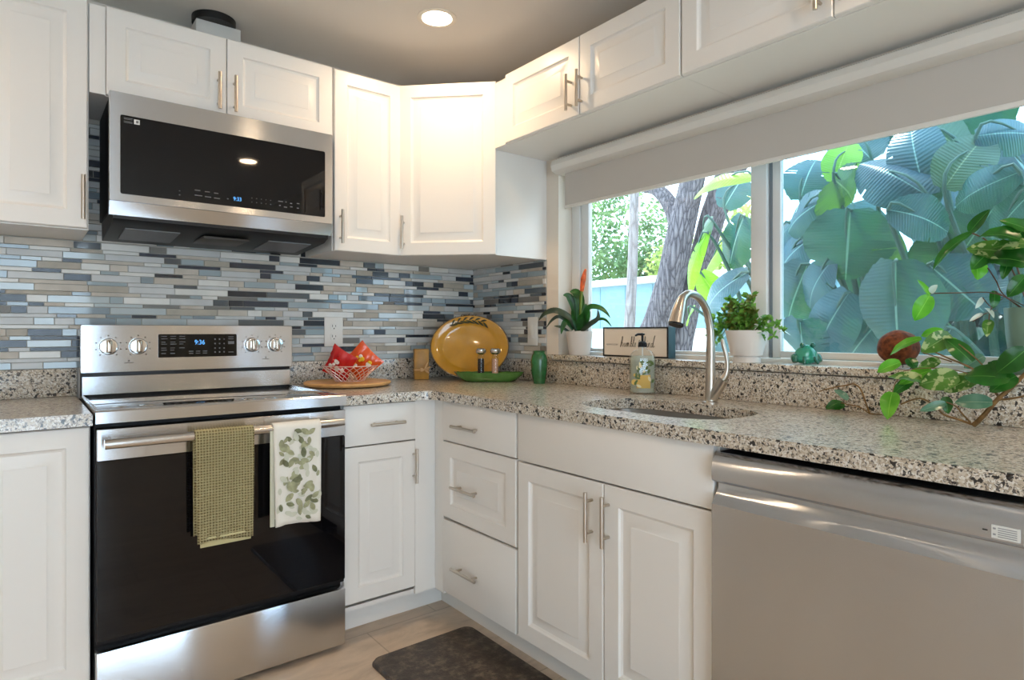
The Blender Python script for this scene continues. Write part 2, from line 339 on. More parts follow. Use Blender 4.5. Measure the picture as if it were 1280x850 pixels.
def setp(o, label=None, cat=None, group=None, kind=None):
    for k, v in (('label', label), ('category', cat), ('group', group), ('kind', kind)):
        if v: o[k] = v
    return o
def thing(name, label, cat, loc=(0,0,0), rz=0, group=None):
    o = bpy.data.objects.new(name, None); COL.objects.link(o); o.location = loc; o.rotation_euler = (0,0,rz); o.empty_display_size = .1
    return setp(o, label, cat, group)
def struct(name, mb, mats): return setp(mb.build(name, mats), kind='structure')
def copy_tree(o, parent=None):
    c = o.copy(); COL.objects.link(c); c.parent = parent
    for ch in o.children: copy_tree(ch, c)
    return c
def text(name, s, size, mat, parent, loc, rot=(PI/2,0,0), depth=.0003, align='LEFT', sx=1.0):
    cu = bpy.data.curves.new(name, 'FONT'); cu.body = s; cu.size = size; cu.extrude = depth; cu.align_x = align
    tmp = bpy.data.objects.new(name+'_tmp', cu); COL.objects.link(tmp); bpy.context.view_layer.update()
    me = bpy.data.meshes.new_from_object(tmp.evaluated_get(bpy.context.evaluated_depsgraph_get()))
    COL.objects.unlink(tmp); bpy.data.objects.remove(tmp); bpy.data.curves.remove(cu)
    me.materials.clear(); me.materials.append(MT[mat]); o = bpy.data.objects.new(name, me); COL.objects.link(o)
    o.parent = parent; o.location = loc; o.rotation_euler = rot; o.scale = (sx,1,1); return o
def rrect(w, h, r, n=6):
    """rounded rectangle outline centred on 0"""
    o = []
    for cx, cy, a0 in ((w/2-r, h/2-r, 0), (-w/2+r, h/2-r, PI/2), (-w/2+r, -h/2+r, PI), (w/2-r, -h/2+r, 3*PI/2)):
        o += [(cx+r*math.cos(a0+PI/2*k/n), cy+r*math.sin(a0+PI/2*k/n)) for k in range(n+1)]
    return o

# ------------------------------------------------------------------ room shell
ZC = 2.395; XL = -4.3; YF = -5.5
struct('floor', MB().box(XL, 0.15, YF, 0.12, -.05, 0), 'floor')
struct('ceiling', MB().box(XL, 0.15, YF, 0.12, ZC, ZC+.08), 'ceil')
struct('wall_back', MB().box(XL, 0.15, 0, 0.12, 0, ZC), 'wall')
WY0, WY1, WZ0, WZ1 = -2.55, -.69, 1.02, 1.95
mb = MB(); mb.box(0, .15, WY1, 0, 0, ZC); mb.box(0, .15, YF, WY0, 0, ZC); mb.box(0, .15, WY0, WY1, 0, WZ0); mb.box(0, .15, WY0, WY1, WZ1, ZC)
struct('wall_right', mb, 'wall')
struct('wall_left', MB().box(XL-.12, XL, YF, 0.12, 0, ZC), 'wall_far')
mb = MB(); mb.box(XL, -3.7, YF-.12, YF, 0, ZC); mb.box(-1.3, .15, YF-.12, YF, 0, ZC); mb.box(-3.7, -1.3, YF-.12, YF, 2.15, ZC)
struct('wall_front', mb, 'wall_far')
d = MB(); 
for a, b_ in ((-3.7, -3.64), (-1.36, -1.3), (-2.53, -2.47)): d.box(a, b_, YF-.08, YF-.02, 0, 2.15)
d.box(-3.7, -1.3, YF-.08, YF-.02, 2.09, 2.15)
dd = struct('door_1', d, 'vinyl'); MB().box(-3.64, -1.36, YF-.055, YF-.05, 0, 2.09).build('door_glass', 'pane', dd)
struct('added_sun_shade', MB().box(.15, .85, -5, 3, 2.45, 2.6), 'trim')  # unseen overhang, added to keep direct sun out of the window

# mosaic backsplash: real tiles set in grout
TILES = [M('tile_%d' % i, c, r, coat=k, noise_amt=n, nscale=s) for i, (c, r, k, n, s) in enumerate([
 (rgb(202,202,200), .3, 0, .10, 9), (rgb(224,222,216), .25, 0, .12, 8), (rgb(196,186,172), .4, 0, .12, 14), (rgb(178,168,152), .4, 0, .14, 14),
 (rgb(160,174,180), .08, .6, .06, 4), (rgb(136,150,158), .08, .6, .08, 4), (rgb(54,60,72), .25, .2, .18, 18), (rgb(38,42,50), .25, .2, .18, 18), (rgb(186,196,198), .08, .5, .06, 4), (rgb(120,116,110), .4, 0, .1, 12), (rgb(84,92,98), .1, .6, .1, 6)])]
TW = [17, 15, 13, 5, 8, 6, 10, 9, 9, 3, 4]
def mosaic(u0, u1, z0, z1, place, skip=None):
    mb = MB(); rnd = random.Random(3 if u1 > 1.5 else 11); z = z0; r = 0
    # grout bed
    mb.add([place(u0,0,z0), place(u1,0,z0), place(u1,0,z1), place(u0,0,z1), place(u0,.004,z0), place(u1,.004,z0), place(u1,.004,z1), place(u0,.004,z1)], [(4,5,6,7),(0,1,5,4),(3,7,6,2),(0,4,7,3),(1,2,6,5)], 11)
    last = -1
    while z < z1-.004:
        h = (.0255 if r % 2 == 0 else .0145)*rnd.uniform(.95, 1.05); h = min(h, z1-z); u = u0 - rnd.uniform(0, .1)
        while u < u1:
            k = rnd.choices(range(11), TW)[0]
            while k == last: k = rnd.choices(range(11), TW)[0]
            last = k
            L = rnd.choice([.045,.06,.085,.1,.13,.16,.19]) if k not in (0,1,2) else rnd.choice([.06,.09,.12,.16,.2])
            a, b_ = max(u, u0), min(u+L, u1); u += L
            if b_-a < .004: continue
            g = .0008; t = .008+rnd.uniform(-.0006,.0006); e = .0008
            P = [place(a+g, .004, z+g), place(b_-g, .004, z+g), place(b_-g, .004, z+h-g), place(a+g, .004, z+h-g),
                 place(a+g+e, t, z+g+e), place(b_-g-e, t, z+g+e), place(b_-g-e, t, z+h-g-e), place(a+g+e, t, z+h-g-e)]
            mb.add(P, [(4,5,6,7),(0,1,5,4),(1,2,6,5),(2,3,7,6),(3,0,4,7)], k)
        z += h; r += 1
    return mb
mb = mosaic(0, 2.5995, 1.016, 1.489, lambda u, d, z: (-2.6+u, -d-.0005, z))
m2 = mosaic(0, .8405, 1.4895, 1.948, lambda u, d, z: (-1.7735+u, -d-.0005, z)); o_ = len(mb.v)
mb.v += m2.v; mb.f += [[i+o_ for i in f] for f in m2.f]; mb.mi += m2.mi
bs = setp(mb.build('tile_backsplash', TILES+['grout'], recalc=True, ang=20), 'blue, grey and cream mosaic strip tile backsplash behind the range', 'backsplash')
mb = mosaic(0, .601, 1.016, 1.49, lambda u, d, z: (-d-.0005, -.010-u, z))
setp(mb.build('tile_backsplash', TILES+['grout'], recalc=True, ang=20), 'mosaic strip tile backsplash on the short wall between corner and window', 'backsplash')

# window
wnd = MB(); X0, X1 = .085, .145
for (a, b_, c, d_) in ((WY1-.05, WY1, 1.02, 1.95), (WY0, WY0+.05, 1.02, 1.95)): wnd.box(X0, X1, a, b_, c, d_, .003)
wnd.box(X0, X1, WY0+.05, WY1-.05, 1.02, 1.058, .003); wnd.box(X0, X1, WY0+.05, WY1-.05, 1.90, 1.95, .003)
w1 = struct('window_1', wnd, 'vinyl')
sa = MB()  # left sash
for (a, b_, c, d_) in ((-.79, -.742, 1.06, 1.90), (-1.66, -1.60, 1.06, 1.90), (-1.60, -.79, 1.06, 1.075), (-1.60, -.79, 1.86, 1.90)): sa.box(.095, .12, a, b_, c, d_, .003)
sa.build('left_sash', 'vinyl', w1)
sb = MB()
for (a, b_, c, d_) in ((-1.70, -1.655, 1.06, 1.90), (-2.50, -2.45, 1.06, 1.90), (-2.45, -1.70, 1.06, 1.083), (-2.45, -1.70, 1.86, 1.90)): sb.box(.115, .14, a, b_, c, d_, .003)
o = sb.build('right_sash', 'vinyl', w1)
MB().box(.1085, .1115, -1.60, -.79, 1.075, 1.86).build('pane', 'pane', w1)
MB().box(.1265, .1295, -2.45, -1.70, 1.083, 1.86).build('pane', 'pane_r', w1)
MB().box(.112, .1165, -1.672, -1.661, 1.06, 1.90).build('sash_seal', 'vinyl_dark', w1)

# roller blind
b = thing('roller_blind', 'cream roller blind half lowered over the kitchen window', 'blind', (0, 0, 0))
pr = [(.035, 1.938), (-.03, 1.938), (-.05, 1.928), (-.058, 1.905), (-.05, 1.882), (-.03, 1.872), (.035, 1.872)]
MB().prism(pr, 'y', -2.545, -.70).build('cassette', 'blind', b)
MB().box(.000, .004, -2.53, -.735, 1.725, 1.90).build('shade', 'shade', b)
MB().box(-.004, .008, -2.53, -.735, 1.712, 1.727, .003).build('bottom_rail', 'blind', b)

# granite
def arc(c, r, a0, a1, n=8): return [(c[0]+r*math.cos(math.radians(a0+(a1-a0)*k/n)), c[1]+r*math.sin(math.radians(a0+(a1-a0)*k/n))) for k in range(n+1)]
def slab(poly, holes, z0, z1, bev=.004):
    bm = bmesh.new(); E = []
    for loop in [poly]+holes:
        vs = [bm.verts.new((x, y, z1)) for x, y in loop]; E += [bm.edges.new((vs[i], vs[(i+1) % len(vs)])) for i in range(len(vs))]
    bmesh.ops.triangle_fill(bm, edges=E, use_beauty=True)
    r = bmesh.ops.extrude_face_region(bm, geom=list(bm.faces))
    for v in r['geom']:
        if isinstance(v, bmesh.types.BMVert): v.co.z = z0
    bmesh.ops.recalc_face_normals(bm, faces=bm.faces)
    eds = [e for e in bm.edges if len(e.link_faces) == 2 and abs(e.verts[0].co.z-z1) < 1e-5 and abs(e.verts[1].co.z-z1) < 1e-5 and e.calc_face_angle(0) > .8]
    bmesh.ops.bevel(bm, geom=eds, offset=bev, segments=2, affect='EDGES')
    bm.verts.index_update(); mb = MB(); mb.add([v.co[:] for v in bm.verts], [[v.index for v in f.verts] for f in bm.faces]); bm.free(); return mb
SKX, SKY, SKA, SKB = -.375, -1.585, .165, .272
def sell(a, b_, n=40, e=3.2, cx=SKX, cy=SKY):
    o = []
    for k in range(n):
        t = 2*PI*k/n; c, s_ = math.cos(t), math.sin(t)
        o.append((cx+a*math.copysign(abs(c)**(2/e), c), cy+b_*math.copysign(abs(s_)**(2/e), s_)))
    return o
CE = -.655
poly = [(-1.022, -.012), (-1.022, CE)] + [(CE-.05+.05*math.sin(math.radians(a)), CE-.05+.05*math.cos(math.radians(a))) for a in range(0, 91, 15)] + [(CE, -2.60), (-.003, -2.60), (-.003, -.012)]
ct = thing('countertop', 'speckled grey and beige granite worktop running round the corner under the window', 'countertop')
slab(poly, [sell(SKA, SKB)], .879, .914).build('slab', 'granite', ct)
u = MB(); u.box(-1.022, -.0095, -.021, -.0005, .9145, 1.015, .002); u.box(-.021, -.0005, -.61, -.0215, .9145, 1.015, .002); u.box(-.021, -.0005, -2.60, -.61, .9145, 1.017, .002)
u.build('upstand', 'granite', ct)
ct = thing('countertop', 'speckled granite worktop piece left of the range', 'countertop')
slab([(-1.79, -.003), (-2.6, -.003), (-2.6, CE), (-1.79, CE)], [], .879, .914).build('slab', 'granite', ct)
MB().box(-2.6, -1.79, -.021, -.0005, .9145, 1.015, .002).build('upstand', 'granite', ct)
setp(MB().box(-.033, .0845, -2.55, -.6905, 1.0205, 1.045, .003).box(-.033, -.0005, -.69, -.648, 1.0205, 1.045, .003).build('window_sill', 'granite'), 'narrow speckled granite sill ledge below the kitchen window', 'window sill')

# ------------------------------------------------------------------ cabinets
def panel_door(w, h, slab_=False, t=.019, ins=.056):
    mb = MB()
    if slab_: return mb.box(0, w, -t, 0, 0, h, .0025)
    prof = [(0, 0), (0, -t+.003), (.003, -t), (ins, -t), (ins+.004, -t+.006), (ins+.010, -t+.0095), (ins+.015, -t+.0095), (ins+.042, -t+.002), (ins+.045, -t+.0005)]
    prof = [p for p in prof if p[0] < min(w, h)/2-.012]
    R = [[(i, y, i), (w-i, y, i), (w-i, y, h-i), (i, y, h-i)] for i, y in prof]
    return mb.rings(R)
def pull(parent, x, z, L=.15, vertical=True, off=.019):
    mb = MB(); y = -off-.030
    a, b_ = ((x, y, z-L/2), (x, y, z+L/2)) if vertical else ((x-L/2, y, z), (x+L/2, y, z))
    mb.cyl(a, b_, .006, 14)
    for k in (-.32, .32):
        p = (x, z+k*L) if vertical else (x+k*L, z)
        mb.cyl((p[0], -off+.0005, p[1]), (p[0], y, p[1]), .0045, 10)
    return setp(mb.build('handle', 'nickel', parent), 'brushed nickel bar handle')
def door(parent, name, x, z, w, h, y, hx=None, hz=None, hv=True, hl=.15, slab_=False):
    d = panel_door(w, h, slab_).build(name, 'cab', parent, ang=25); d.location = (x, y, z)
    if hx is not None: pull(d, hx, hz, hl, hv)
    return d
def carcass(parent, w, d, z0, z1, top=True, extra=None, x0=0):
    mb = MB(); t = .016
    mb.box(x0, x0+t, -d, 0, z0, z1); mb.box(x0+w-t, x0+w, -d, 0, z0, z1); mb.box(x0+t, x0+w-t, -d, 0, z0, z0+t); mb.box(x0+t, x0+w-t, -t, 0, z0+t, z1)
    mb.box(x0+t, x0+w-t, -d, -d+t, z1-.04, z1)
    if top: mb.box(x0+t, x0+w-t, -d, 0, z1-t, z1)
    else: mb.box(x0+t, x0+w-t, -d, -d+.09, z1-.012, z1)
    for e in extra or []: mb.box(*e)
    return mb.build('body', 'cab', parent)
def toe(parent, x0, x1, d=.535): MB().box(x0, x1, -d, -d+.016, 0, .10).build('toe_kick', 'cab', parent)
B_Z0, B_Z1, BD = .102, .876, .609
# uppers on the back wall
U0, U1, UD = 1.49, 2.25, .3045
c = thing('wall_cabinet', 'tall white wall cabinet at the far left, above the left worktop', 'cabinet', (-2.39, -.0005, 0))
carcass(c, .615, UD, U0, U1)
door(c, 'door', .004, U0+.004, .302, U1-U0, -UD-.001); door(c, 'door', .310, U0+.004, .301, U1-U0, -UD-.001, .301-.014, .098, hl=.145)
c = thing('wall_cabinet', 'short wide white double-door wall cabinet above the microwave', 'cabinet', (-1.774, -.0005, 0))
carcass(c, .840, UD, 1.95, U1)
MB().box(0, .045, -UD-.014, -UD-.0005, 1.95, U1-.004).build('filler', 'cab', c)
door(c, 'door', .047, 1.952, .379, .298, -UD-.001, .379-.029, .088, hl=.135); door(c, 'door', .429, 1.952, .409, .298, -UD-.001, .024, .088, hl=.135)
c = thing('wall_cabinet', 'narrow tall white wall cabinet right of the microwave', 'cabinet', (-.931, -.0005, 0))
carcass(c, .3205, UD, U0, U1); door(c, 'door', .004, U0, .313, U1-U0-.002, -UD-.001, .024, .098, hl=.14)
# diagonal corner cabinet
c = thing('corner_cabinet', 'white diagonal corner wall cabinet with one raised-panel door', 'cabinet')
g, ud = .6085, .3055
P = [(-g, -.0005), (-.0005, -.0005), (-.0005, -g), (-ud, -g), (-g, -ud)]
mb = MB(); mb.prism(P, 'z', U0, U0+.016); mb.prism(P, 'z', U1-.016, U1)
mb.box(-g, -g+.016, -ud, -.0005, U0+.016, U1-.016); mb.box(-ud, -.0005, -g, -g+.016, U0+.016, U1-.016); mb.box(-g+.016, -.0005, -.016, -.0005, U0+.016, U1-.016); mb.box(-.016, -.0005, -g+.016, -.016, U0+.016, U1-.016)
mb.build('body', 'cab', c)
L = (g-ud)*math.sqrt(2)
d = door(c, 'door', 0, 0, L+.012, U1-U0, 0, .026, .10, hl=.145); d.location = (-g-.004-.002, -ud+.004-.004, U0); d.rotation_euler = (0,0,-PI/4)
# uppers on the window wall, over the window
for i, (y0, lab) in enumerate(((-.6105, 'short white wall cabinet over the left half of the window'), (-1.6115, 'short white wall cabinet over the right half of the window'))):
    c = thing('wall_cabinet', lab, 'cabinet', (-.0005, y0, 0), -PI/2)
    w_ = 1.0 if i == 0 else .94
    carcass(c, w_, UD, 1.955, U1)
    x0 = .096 if i == 0 else .002
    if i == 0: MB().box(0, .093, -UD-.014, -UD-.0005, 1.955, U1-.012).build('filler', 'cab', c)
    dw_ = .450 if i == 0 else .464
    door(c, 'door', x0, 1.957, dw_, U1-1.957, -UD-.001, dw_-.040 if i == 0 else dw_-.030, .088, hl=.135)
    door(c, 'door', x0+dw_+.003, 1.957, dw_-.002, U1-1.957, -UD-.001, .013 if i == 0 else .03, .088, hl=.135)
# base cabinets
c = thing('base_cabinet', 'white base cabinet left of the range with a full-height panel door', 'cabinet', (-2.40, -.0005, 0))
carcass(c, .607, BD, B_Z0, B_Z1); toe(c, 0, .607)
door(c, 'door', .004, .125, .30, .748, -BD-.001, .024, .64); door(c, 'door', .308, .125, .297, .748, -BD-.001)
c = thing('base_cabinet', 'white corner base cabinet with one drawer over a door, right of the range', 'cabinet', (-1.020, -.0005, 0))
carcass(c, .405, BD, B_Z0, B_Z1, x0=0); toe(c, 0, .484)
MB().box(.306, .3978, -BD-.014, -BD-.0005, B_Z0, B_Z1-.001).build('filler', 'cab', c)
door(c, 'door', .004, .135, .300, .582, -BD-.001, .290, .485, hl=.135); door(c, 'drawer', .004, .722, .300, .152, -BD-.001, .168, .077, False, .145, True)
RW = -PI/2
c = thing('base_cabinet', 'white three-drawer base cabinet between the corner and the sink', 'cabinet', (-.0005, -.650, 0), RW)
carcass(c, .518, BD, B_Z0, B_Z1, x0=0); toe(c, -.113, .518)
MB().box(-.0262, .041, -BD-.012, -BD-.0005, B_Z0, B_Z1-.001).build('filler', 'cab', c)
door(c, 'drawer', .043, .719, .468, .155, -BD-.001, .185, .068, False, .16, True)
door(c, 'drawer', .043, .414, .468, .300, -BD-.001, .182, .138, False, .16)
door(c, 'drawer', .043, .118, .468, .288, -BD-.001, .185, .122, False, .16, True)
c = thing('sink_cabinet', 'wide white double-door base cabinet under the sink', 'cabinet', (-.0005, -1.1685, 0), RW)
carcass(c, .770, BD, B_Z0, B_Z1, top=False); toe(c, 0, .770)
MB().box(.004, .764, -BD-.020, -BD-.001, .716, .874, .002).build('false_front', 'cab', c)
door(c, 'door', .004, .118, .394, .592, -BD-.001, .394-.043, .49, hl=.145); door(c, 'door', .401, .118, .363, .592, -BD-.001, .010+.010, .49, hl=.145)

# sink
s = thing('sink', 'undermount stainless steel sink bowl set in the granite by the window', 'sink')
R = []
for e, z in ((1.09, .8775), (1.0, .8775), (1.0, .86), (.985, .72), (.94, .69), (.8, .68), (.15, .675)):
    R.append([(x, y, z) for x, y in sell(SKA*e, SKB*e)])
MB().rings(R, cap0=False).build('bowl', 'sink', s, recalc=True)
MB().lathe([(.045, 0), (.045, .003), (.03, .004), (.028, .001)], (SKX, SKY, .677), 24).build('drain', 'chrome', s)

# faucet
f = thing('faucet', 'brushed nickel gooseneck pull-down faucet with side lever behind the sink', 'faucet', (-.150, -1.60, .914))
neck = [(0,0,.0), (0,0,.06), (.002,0,.16), (.001,0,.23), (-.008,0,.275), (-.026,0,.313), (-.056,0,.343), (-.090,0,.356), (-.120,0,.358), (-.142,0,.348)]
MB().tube(neck, [.0185,.0165,.0145,.0128,.0123,.012,.012,.0125,.013,.0135], 18, smooth=5).build('neck', 'nickel', f)
MB().tube([(-.140,0,.3492), (-.155,0,.335), (-.170,0,.300), (-.183,0,.262)], [.0137,.0165,.0225,.0262], 18, smooth=4).build('spray_head', 'nickel', f)
MB().cyl((-.1832,0,.2615), (-.185,0,.2565), .023, 18).build('nozzle', 'dark', f)
MB().lathe([(.026, .0005), (.026, .004), (.019, .007)], n=28).build('base_ring', 'nickel', f)
MB().tube([(.0,-.008,.014), (.002,-.022,.040), (.004,-.047,.082)], [.0155,.0175,.0175], 16).build('valve_body', 'nickel', f)
h = MB().tube([(.004,-.047,.0825), (.006,-.056,.098), (.007,-.060,.125), (.006,-.057,.155), (.002,-.048,.195), (.0,-.045,.212)], [.0165,.0125,.0078,.0085,.0095,.006], 14, smooth=4, flat=.8).build('lever', 'nickel', f)

# ------------------------------------------------------------------ range
RX0, RX1 = -1.785, -1.0275; RWD = RX1-RX0
r = thing('range', 'freestanding stainless steel electric range with black glass oven door', 'range', (RX0, -.0115, 0))
FY = -.6625  # local front plane of the door
mb = MB(); mb.box(0, RWD, -.615, -.02, .03, .905, .003)
for x in (.05, RWD-.05):
    for y in (-.55, -.08): mb.cyl((x, y, 0), (x, y, .03), .018, 12)
mb.build('body', 'black', r)
MB().box(.012, RWD-.012, -.640, -.06, .9055, .9185, .002).build('cooktop', 'cooktop', r)
mb = MB(); mb.prism([(-.6645,.885), (-.6645,.918), (-.660,.9225), (-.630,.9225), (-.630,.885)], 'x', .0, RWD); mb.box(0, .0115, -.630, -.06, .906, .9205, .001); mb.box(RWD-.0115, RWD, -.630, -.06, .906, .9205, .001)
mb.build('front_strip', 'steel_v', r)
# backguard
mb = MB(); mb.box(.004, RWD-.004, -.078, -.012, .9, 1.172, .004); mb.build('backguard', 'dark', r)
rs = MB().prism([(-.083,.921), (-.083,.986), (-.079,.989), (-.0785,.921)], 'x', .006, RWD-.006).build('riser', 'steel_v', r)
panel = MB(); pts = rrect(RWD+.002, .176, .006)
panel.rings([[(RWD/2+x, -.0785, 1.088+z) for x, z in pts], [(RWD/2+x, -.090, 1.088+z) for x, z in pts], [(RWD/2+x*.994, -.0925, 1.088+z*.98) for x, z in pts]])
pn = panel.build('control_panel', 'steel_v', r)
PY = -.0925
DX0, DX1 = .246, .530
disp = MB(); pts = rrect(DX1-DX0, .090, .004); disp.rings([[((DX0+DX1)/2+x, PY-.0002, 1.096+z) for x, z in pts], [((DX0+DX1)/2+x, PY-.002, 1.096+z) for x, z in pts]])
dp = disp.build('display', 'blackglass', pn)
text('clock_digits', '9:36', .026, 'digit', dp, (.372, PY-.0025, 1.100), sx=.85)
mb = MB(); rnd = random.Random(5)
for row, z in enumerate((1.131, 1.122, 1.109, 1.101, 1.086, 1.078, 1.065)):
    for col in range(3 if row < 5 else 2):
        x = .256+col*.031; mb.box(x, x+rnd.uniform(.014,.022), PY-.0025, PY-.0020, z, z+.0028)
for k, z in enumerate((1.072, 1.064)):
    for col in range(3): x = .352+col*.025; mb.box(x, x+.016, PY-.0025, PY-.0020, z, z+.0028)
for z in (1.118, 1.100, 1.082, 1.066):
    for x in (.445, .462, .479): mb.box(x, x+.005, PY-.0025, PY-.0020, z, z+.005)
for z in (1.128, 1.120, 1.066): mb.box(.498, .518, PY-.0025, PY-.0020, z, z+.003)
mb.box(.497, .520, PY-.0025, PY-.0020, 1.100, 1.112)
mb.build('button_legend', 'print_', dp)
for i, x in enumerate((.085, .180, .591, .686)):
    k = MB(); fl = .0
    c0 = len(k.v); k.lathe([(.030, 0), (.030, .012), (.027, .016), (.022, .017), (.001, .0172)], n=32)
    k.xf(Matrix.Translation((x, PY-.0005, 1.096)) @ Matrix.Rotation(PI/2, 4, 'X'))
    ko = k.build('knob', 'chrome', pn)
    gq = MB().box(-.009, .009, -.038, -.0172, -.024, .024, .006, seg=3); gq.xf(Matrix.Translation((x, PY, 1.096))); gq.build('grip', 'knobface', ko)
    MB().box(x-.0015, x+.0015, PY-.0390, PY-.0381, 1.106, 1.118).build('pointer', 'slot', ko)
    tk = MB()
    for a in range(-140, 141, 35):
        ca, sa_ = math.sin(math.radians(a)), math.cos(math.radians(a)); px, pz = x+ca*.040, 1.096+sa_*.040
        tk.box(px-.0022, px+.0022, PY-.0006, PY-.0001, pz-.0018, pz+.0018)
    tk.build('dial_scale', 'print_dk', pn)
mb = MB(); mb.box(.135, .165, PY-.0006, PY-.0001, 1.034, 1.036); mb.box(.148, .152, PY-.0006, PY-.0001, 1.039, 1.045); mb.box(.632, .660, PY-.0006, PY-.0001, 1.034, 1.036); mb.box(.644, .648, PY-.0006, PY-.0001, 1.039, 1.045)
mb.build('dial_legend', 'print_dk', pn)
# oven door
od = MB().box(.003, RWD-.003, -.655, -.616, .243, .868, .004).build('oven_door', 'black', r)
pts = rrect(RWD-.006, .092, .003); mb = MB(); mb.rings([[(RWD/2+x, -.6555, .8225+z) for x, z in pts], [(RWD/2+x, FY-.001, .8225+z) for x, z in pts], [(RWD/2+x*.996, FY-.003, .8225+z*.97) for x, z in pts]])
mb.build('steel_top_band', 'steel_v', od)
pts = rrect(RWD-.008, .518, .004); mb = MB(); mb.rings([[(RWD/2+x, -.6555, .516+z) for x, z in pts], [(RWD/2+x, FY, .516+z) for x, z in pts]])
mb.build('oven_window', 'blackglass', od)
hd = MB(); HY = -.715; hd.cyl((.017, HY, .832), (RWD-.0315, HY, .832), .0145, 20)
for x in (.05, RWD-.05): hd.box(x-.012, x+.012, HY, FY-.003, .822, .842, .003)
hd.build('handle', 'steel', od)
MB().box(.001, RWD-.001, -.662, -.616, .02, .222, .004).build('storage_drawer', 'steel_v', r)
# towels on the oven handle
def towel(name, label, x0, x1, zf, zb, mat, extra=None, fray=0):
    c = thing(name, label, 'towel', ((x0+x1)/2, -.7265, .8465))
    path = []
    rr = .0175
    zt = .832
    for z in [zb+(zt-zb)*k/8 for k in range(9)]: path.append((-.7265+rr+.002, z))
    for a in range(20, 180, 20): path.append((-.7265+rr*math.cos(math.radians(a)), zt+rr*math.sin(math.radians(a))))
    for z in [zt+(zf-zt)*k/18 for k in range(19)]: path.append((-.7265-rr-.001, z))
    n = 14; vs = []; w = x1-x0
    for i, (y, z) in enumerate(path):
        for j in range(n+1):
            t = j/n; front = i > 17; dz = max(0, zt-z)
            wv = .004*math.sin(t*7+1.3)*min(1, dz*5) + .003*math.sin(t*15)*min(1, dz*3)
            sx = 1-.06*dz/.35*(1 if front else .5)
            vs.append((((t-.5)*w*sx), y+.7265-(abs(wv) if front else -abs(wv)*.3), z-.8465 + (.004*math.sin(t*5) if i in (0, len(path)-1) else 0)))
    fs = [(i*(n+1)+j, i*(n+1)+j+1, (i+1)*(n+1)+j+1, (i+1)*(n+1)+j) for i in range(len(path)-1) for j in range(n)]
    o = MB().add(vs, fs).build('cloth', mat, c, ang=80, solid=.004)
    return c, vs, n, len(path)
c, vs, n, m = towel('dish_towel', 'olive tan waffle-weave towel hanging on the oven handle', -1.538, -1.367, .505, .52, 'waffle')
hm = MB(); 
hm.box(-.078, .074, -.0245, -.0215, -.331, -.324, .001); hm.build('hem', 'hem', c)
MB().box(-.072, .076, -.0180, -.0140, -.355, -.324, .001).build('inner_fold', 'hem', c)
c, vs, n, m = towel('dish_towel', 'white towel printed with sage leaves on the oven handle', -1.306, -1.148, .512, .525, 'linen')
MB().box(-.089, -.074, -.0155, -.010, -.333, -.02, .001).build('folded_edge', 'lg3', c)
lf = MB(); rnd = random.Random(21)
for k in range(120):
    x, z = rnd.uniform(-.066, .066), rnd.uniform(-.32, -.02); a = rnd.uniform(0, 2*PI); L_ = rnd.uniform(.020, .036)
    B = Vector((x, 0, z)); T = B+Vector((math.cos(a)*L_, 0, math.sin(a)*L_))
    if abs(T.x) > .0735 or T.z < -.325 or T.z > -.012: continue
    st_ = len(lf.v); lf.leaf(B, T, L_*.55, (0,-1,0), rnd.choice([0,0,1,2,2]), 6, 0, 0, lance, 1)
    for i in range(st_, len(lf.v)):
        X_, _, Z_ = lf.v[i]; dz = max(0, -Z_-.0145); t_ = X_/(.156*(1-.06*dz/.35))+.5
        wv = .004*math.sin(t_*7+1.3)*min(1, dz*5)+.003*math.sin(t_*15)*min(1, dz*3)
        lf.v[i] = (X_, -.0185-abs(wv)-.0028-.00004*k, Z_)
o = lf.build('printed_leaves', ['lg1','lg2','lg3'], c, recalc=False)

# ------------------------------------------------------------------ microwave
mw = thing('microwave', 'stainless over-the-range microwave with black glass door', 'microwave', (-1.7255, -.0095, 0))
W = .7595; MF = -.3905
mb = MB(); mb.box(.006, W-.006, -.3595, -.002, 1.56, 1.944, .003); mb.build('body', 'black', mw)
mb = MB(); Z0, Z1 = 1.583, 1.944
out = rrect(W, Z1-Z0, .004, 3); inn = rrect(.698, .262, .006, 3); cz = (Z0+Z1)/2; iz = 1.739
ring = lambda P_, y, c_: [(W/2+x, y, c_+z) for x, z in P_]
mb.rings([ring(out, -.360, cz), ring(out, MF+.002, cz), ring([(x*.997, z*.99) for x, z in out], MF, cz), ring(inn, MF, iz), ring(inn, MF+.006, iz)], cap0=True, cap1=False)
fr = mb.build('door_frame', 'steel_v', mw)
gl = MB(); gl.rings([ring(inn, MF+.007, iz), ring(inn, MF+.002, iz)]); g1 = gl.build('door_glass', 'blackglass', fr)
# lower bevel
MB().prism([(-.3595,1.583), (MF,1.5825), (MF+.012,1.538), (-.3595,1.538)], 'x', 0, W).build('vent_grille', 'steel_v', mw)
text('clock_digits', '9:33', .020, 'digit', g1, (.383, MF+.0015, 1.631), sx=.85)
mb = MB(); rnd = random.Random(9)
for x, z in [(.205,1.640),(.205,1.626)]: mb.box(x, x+.004, MF+.0012, MF+.002, z, z+.003)
for x, z, w_ in [(.255,1.650,.018),(.288,1.649,.016),(.318,1.648,.014),(.255,1.632,.024),(.288,1.631,.020),(.318,1.630,.020),(.362,1.633,.005)]: mb.box(x, x+w_, MF+.0012, MF+.002, z, z+.0028)
for k in range(5):
    for z in (1.647, 1.632): mb.box(.447+k*.017, .450+k*.017, MF+.0012, MF+.002, z, z+.0028)
for x, z, w_ in [(.545,1.648,.018),(.572,1.648,.004),(.590,1.645,.008),(.616,1.648,.010),(.548,1.632,.006),(.566,1.628,.012),(.590,1.632,.009),(.616,1.630,.008)]: mb.box(x, x+w_, MF+.0012, MF+.002, z, z+.003)
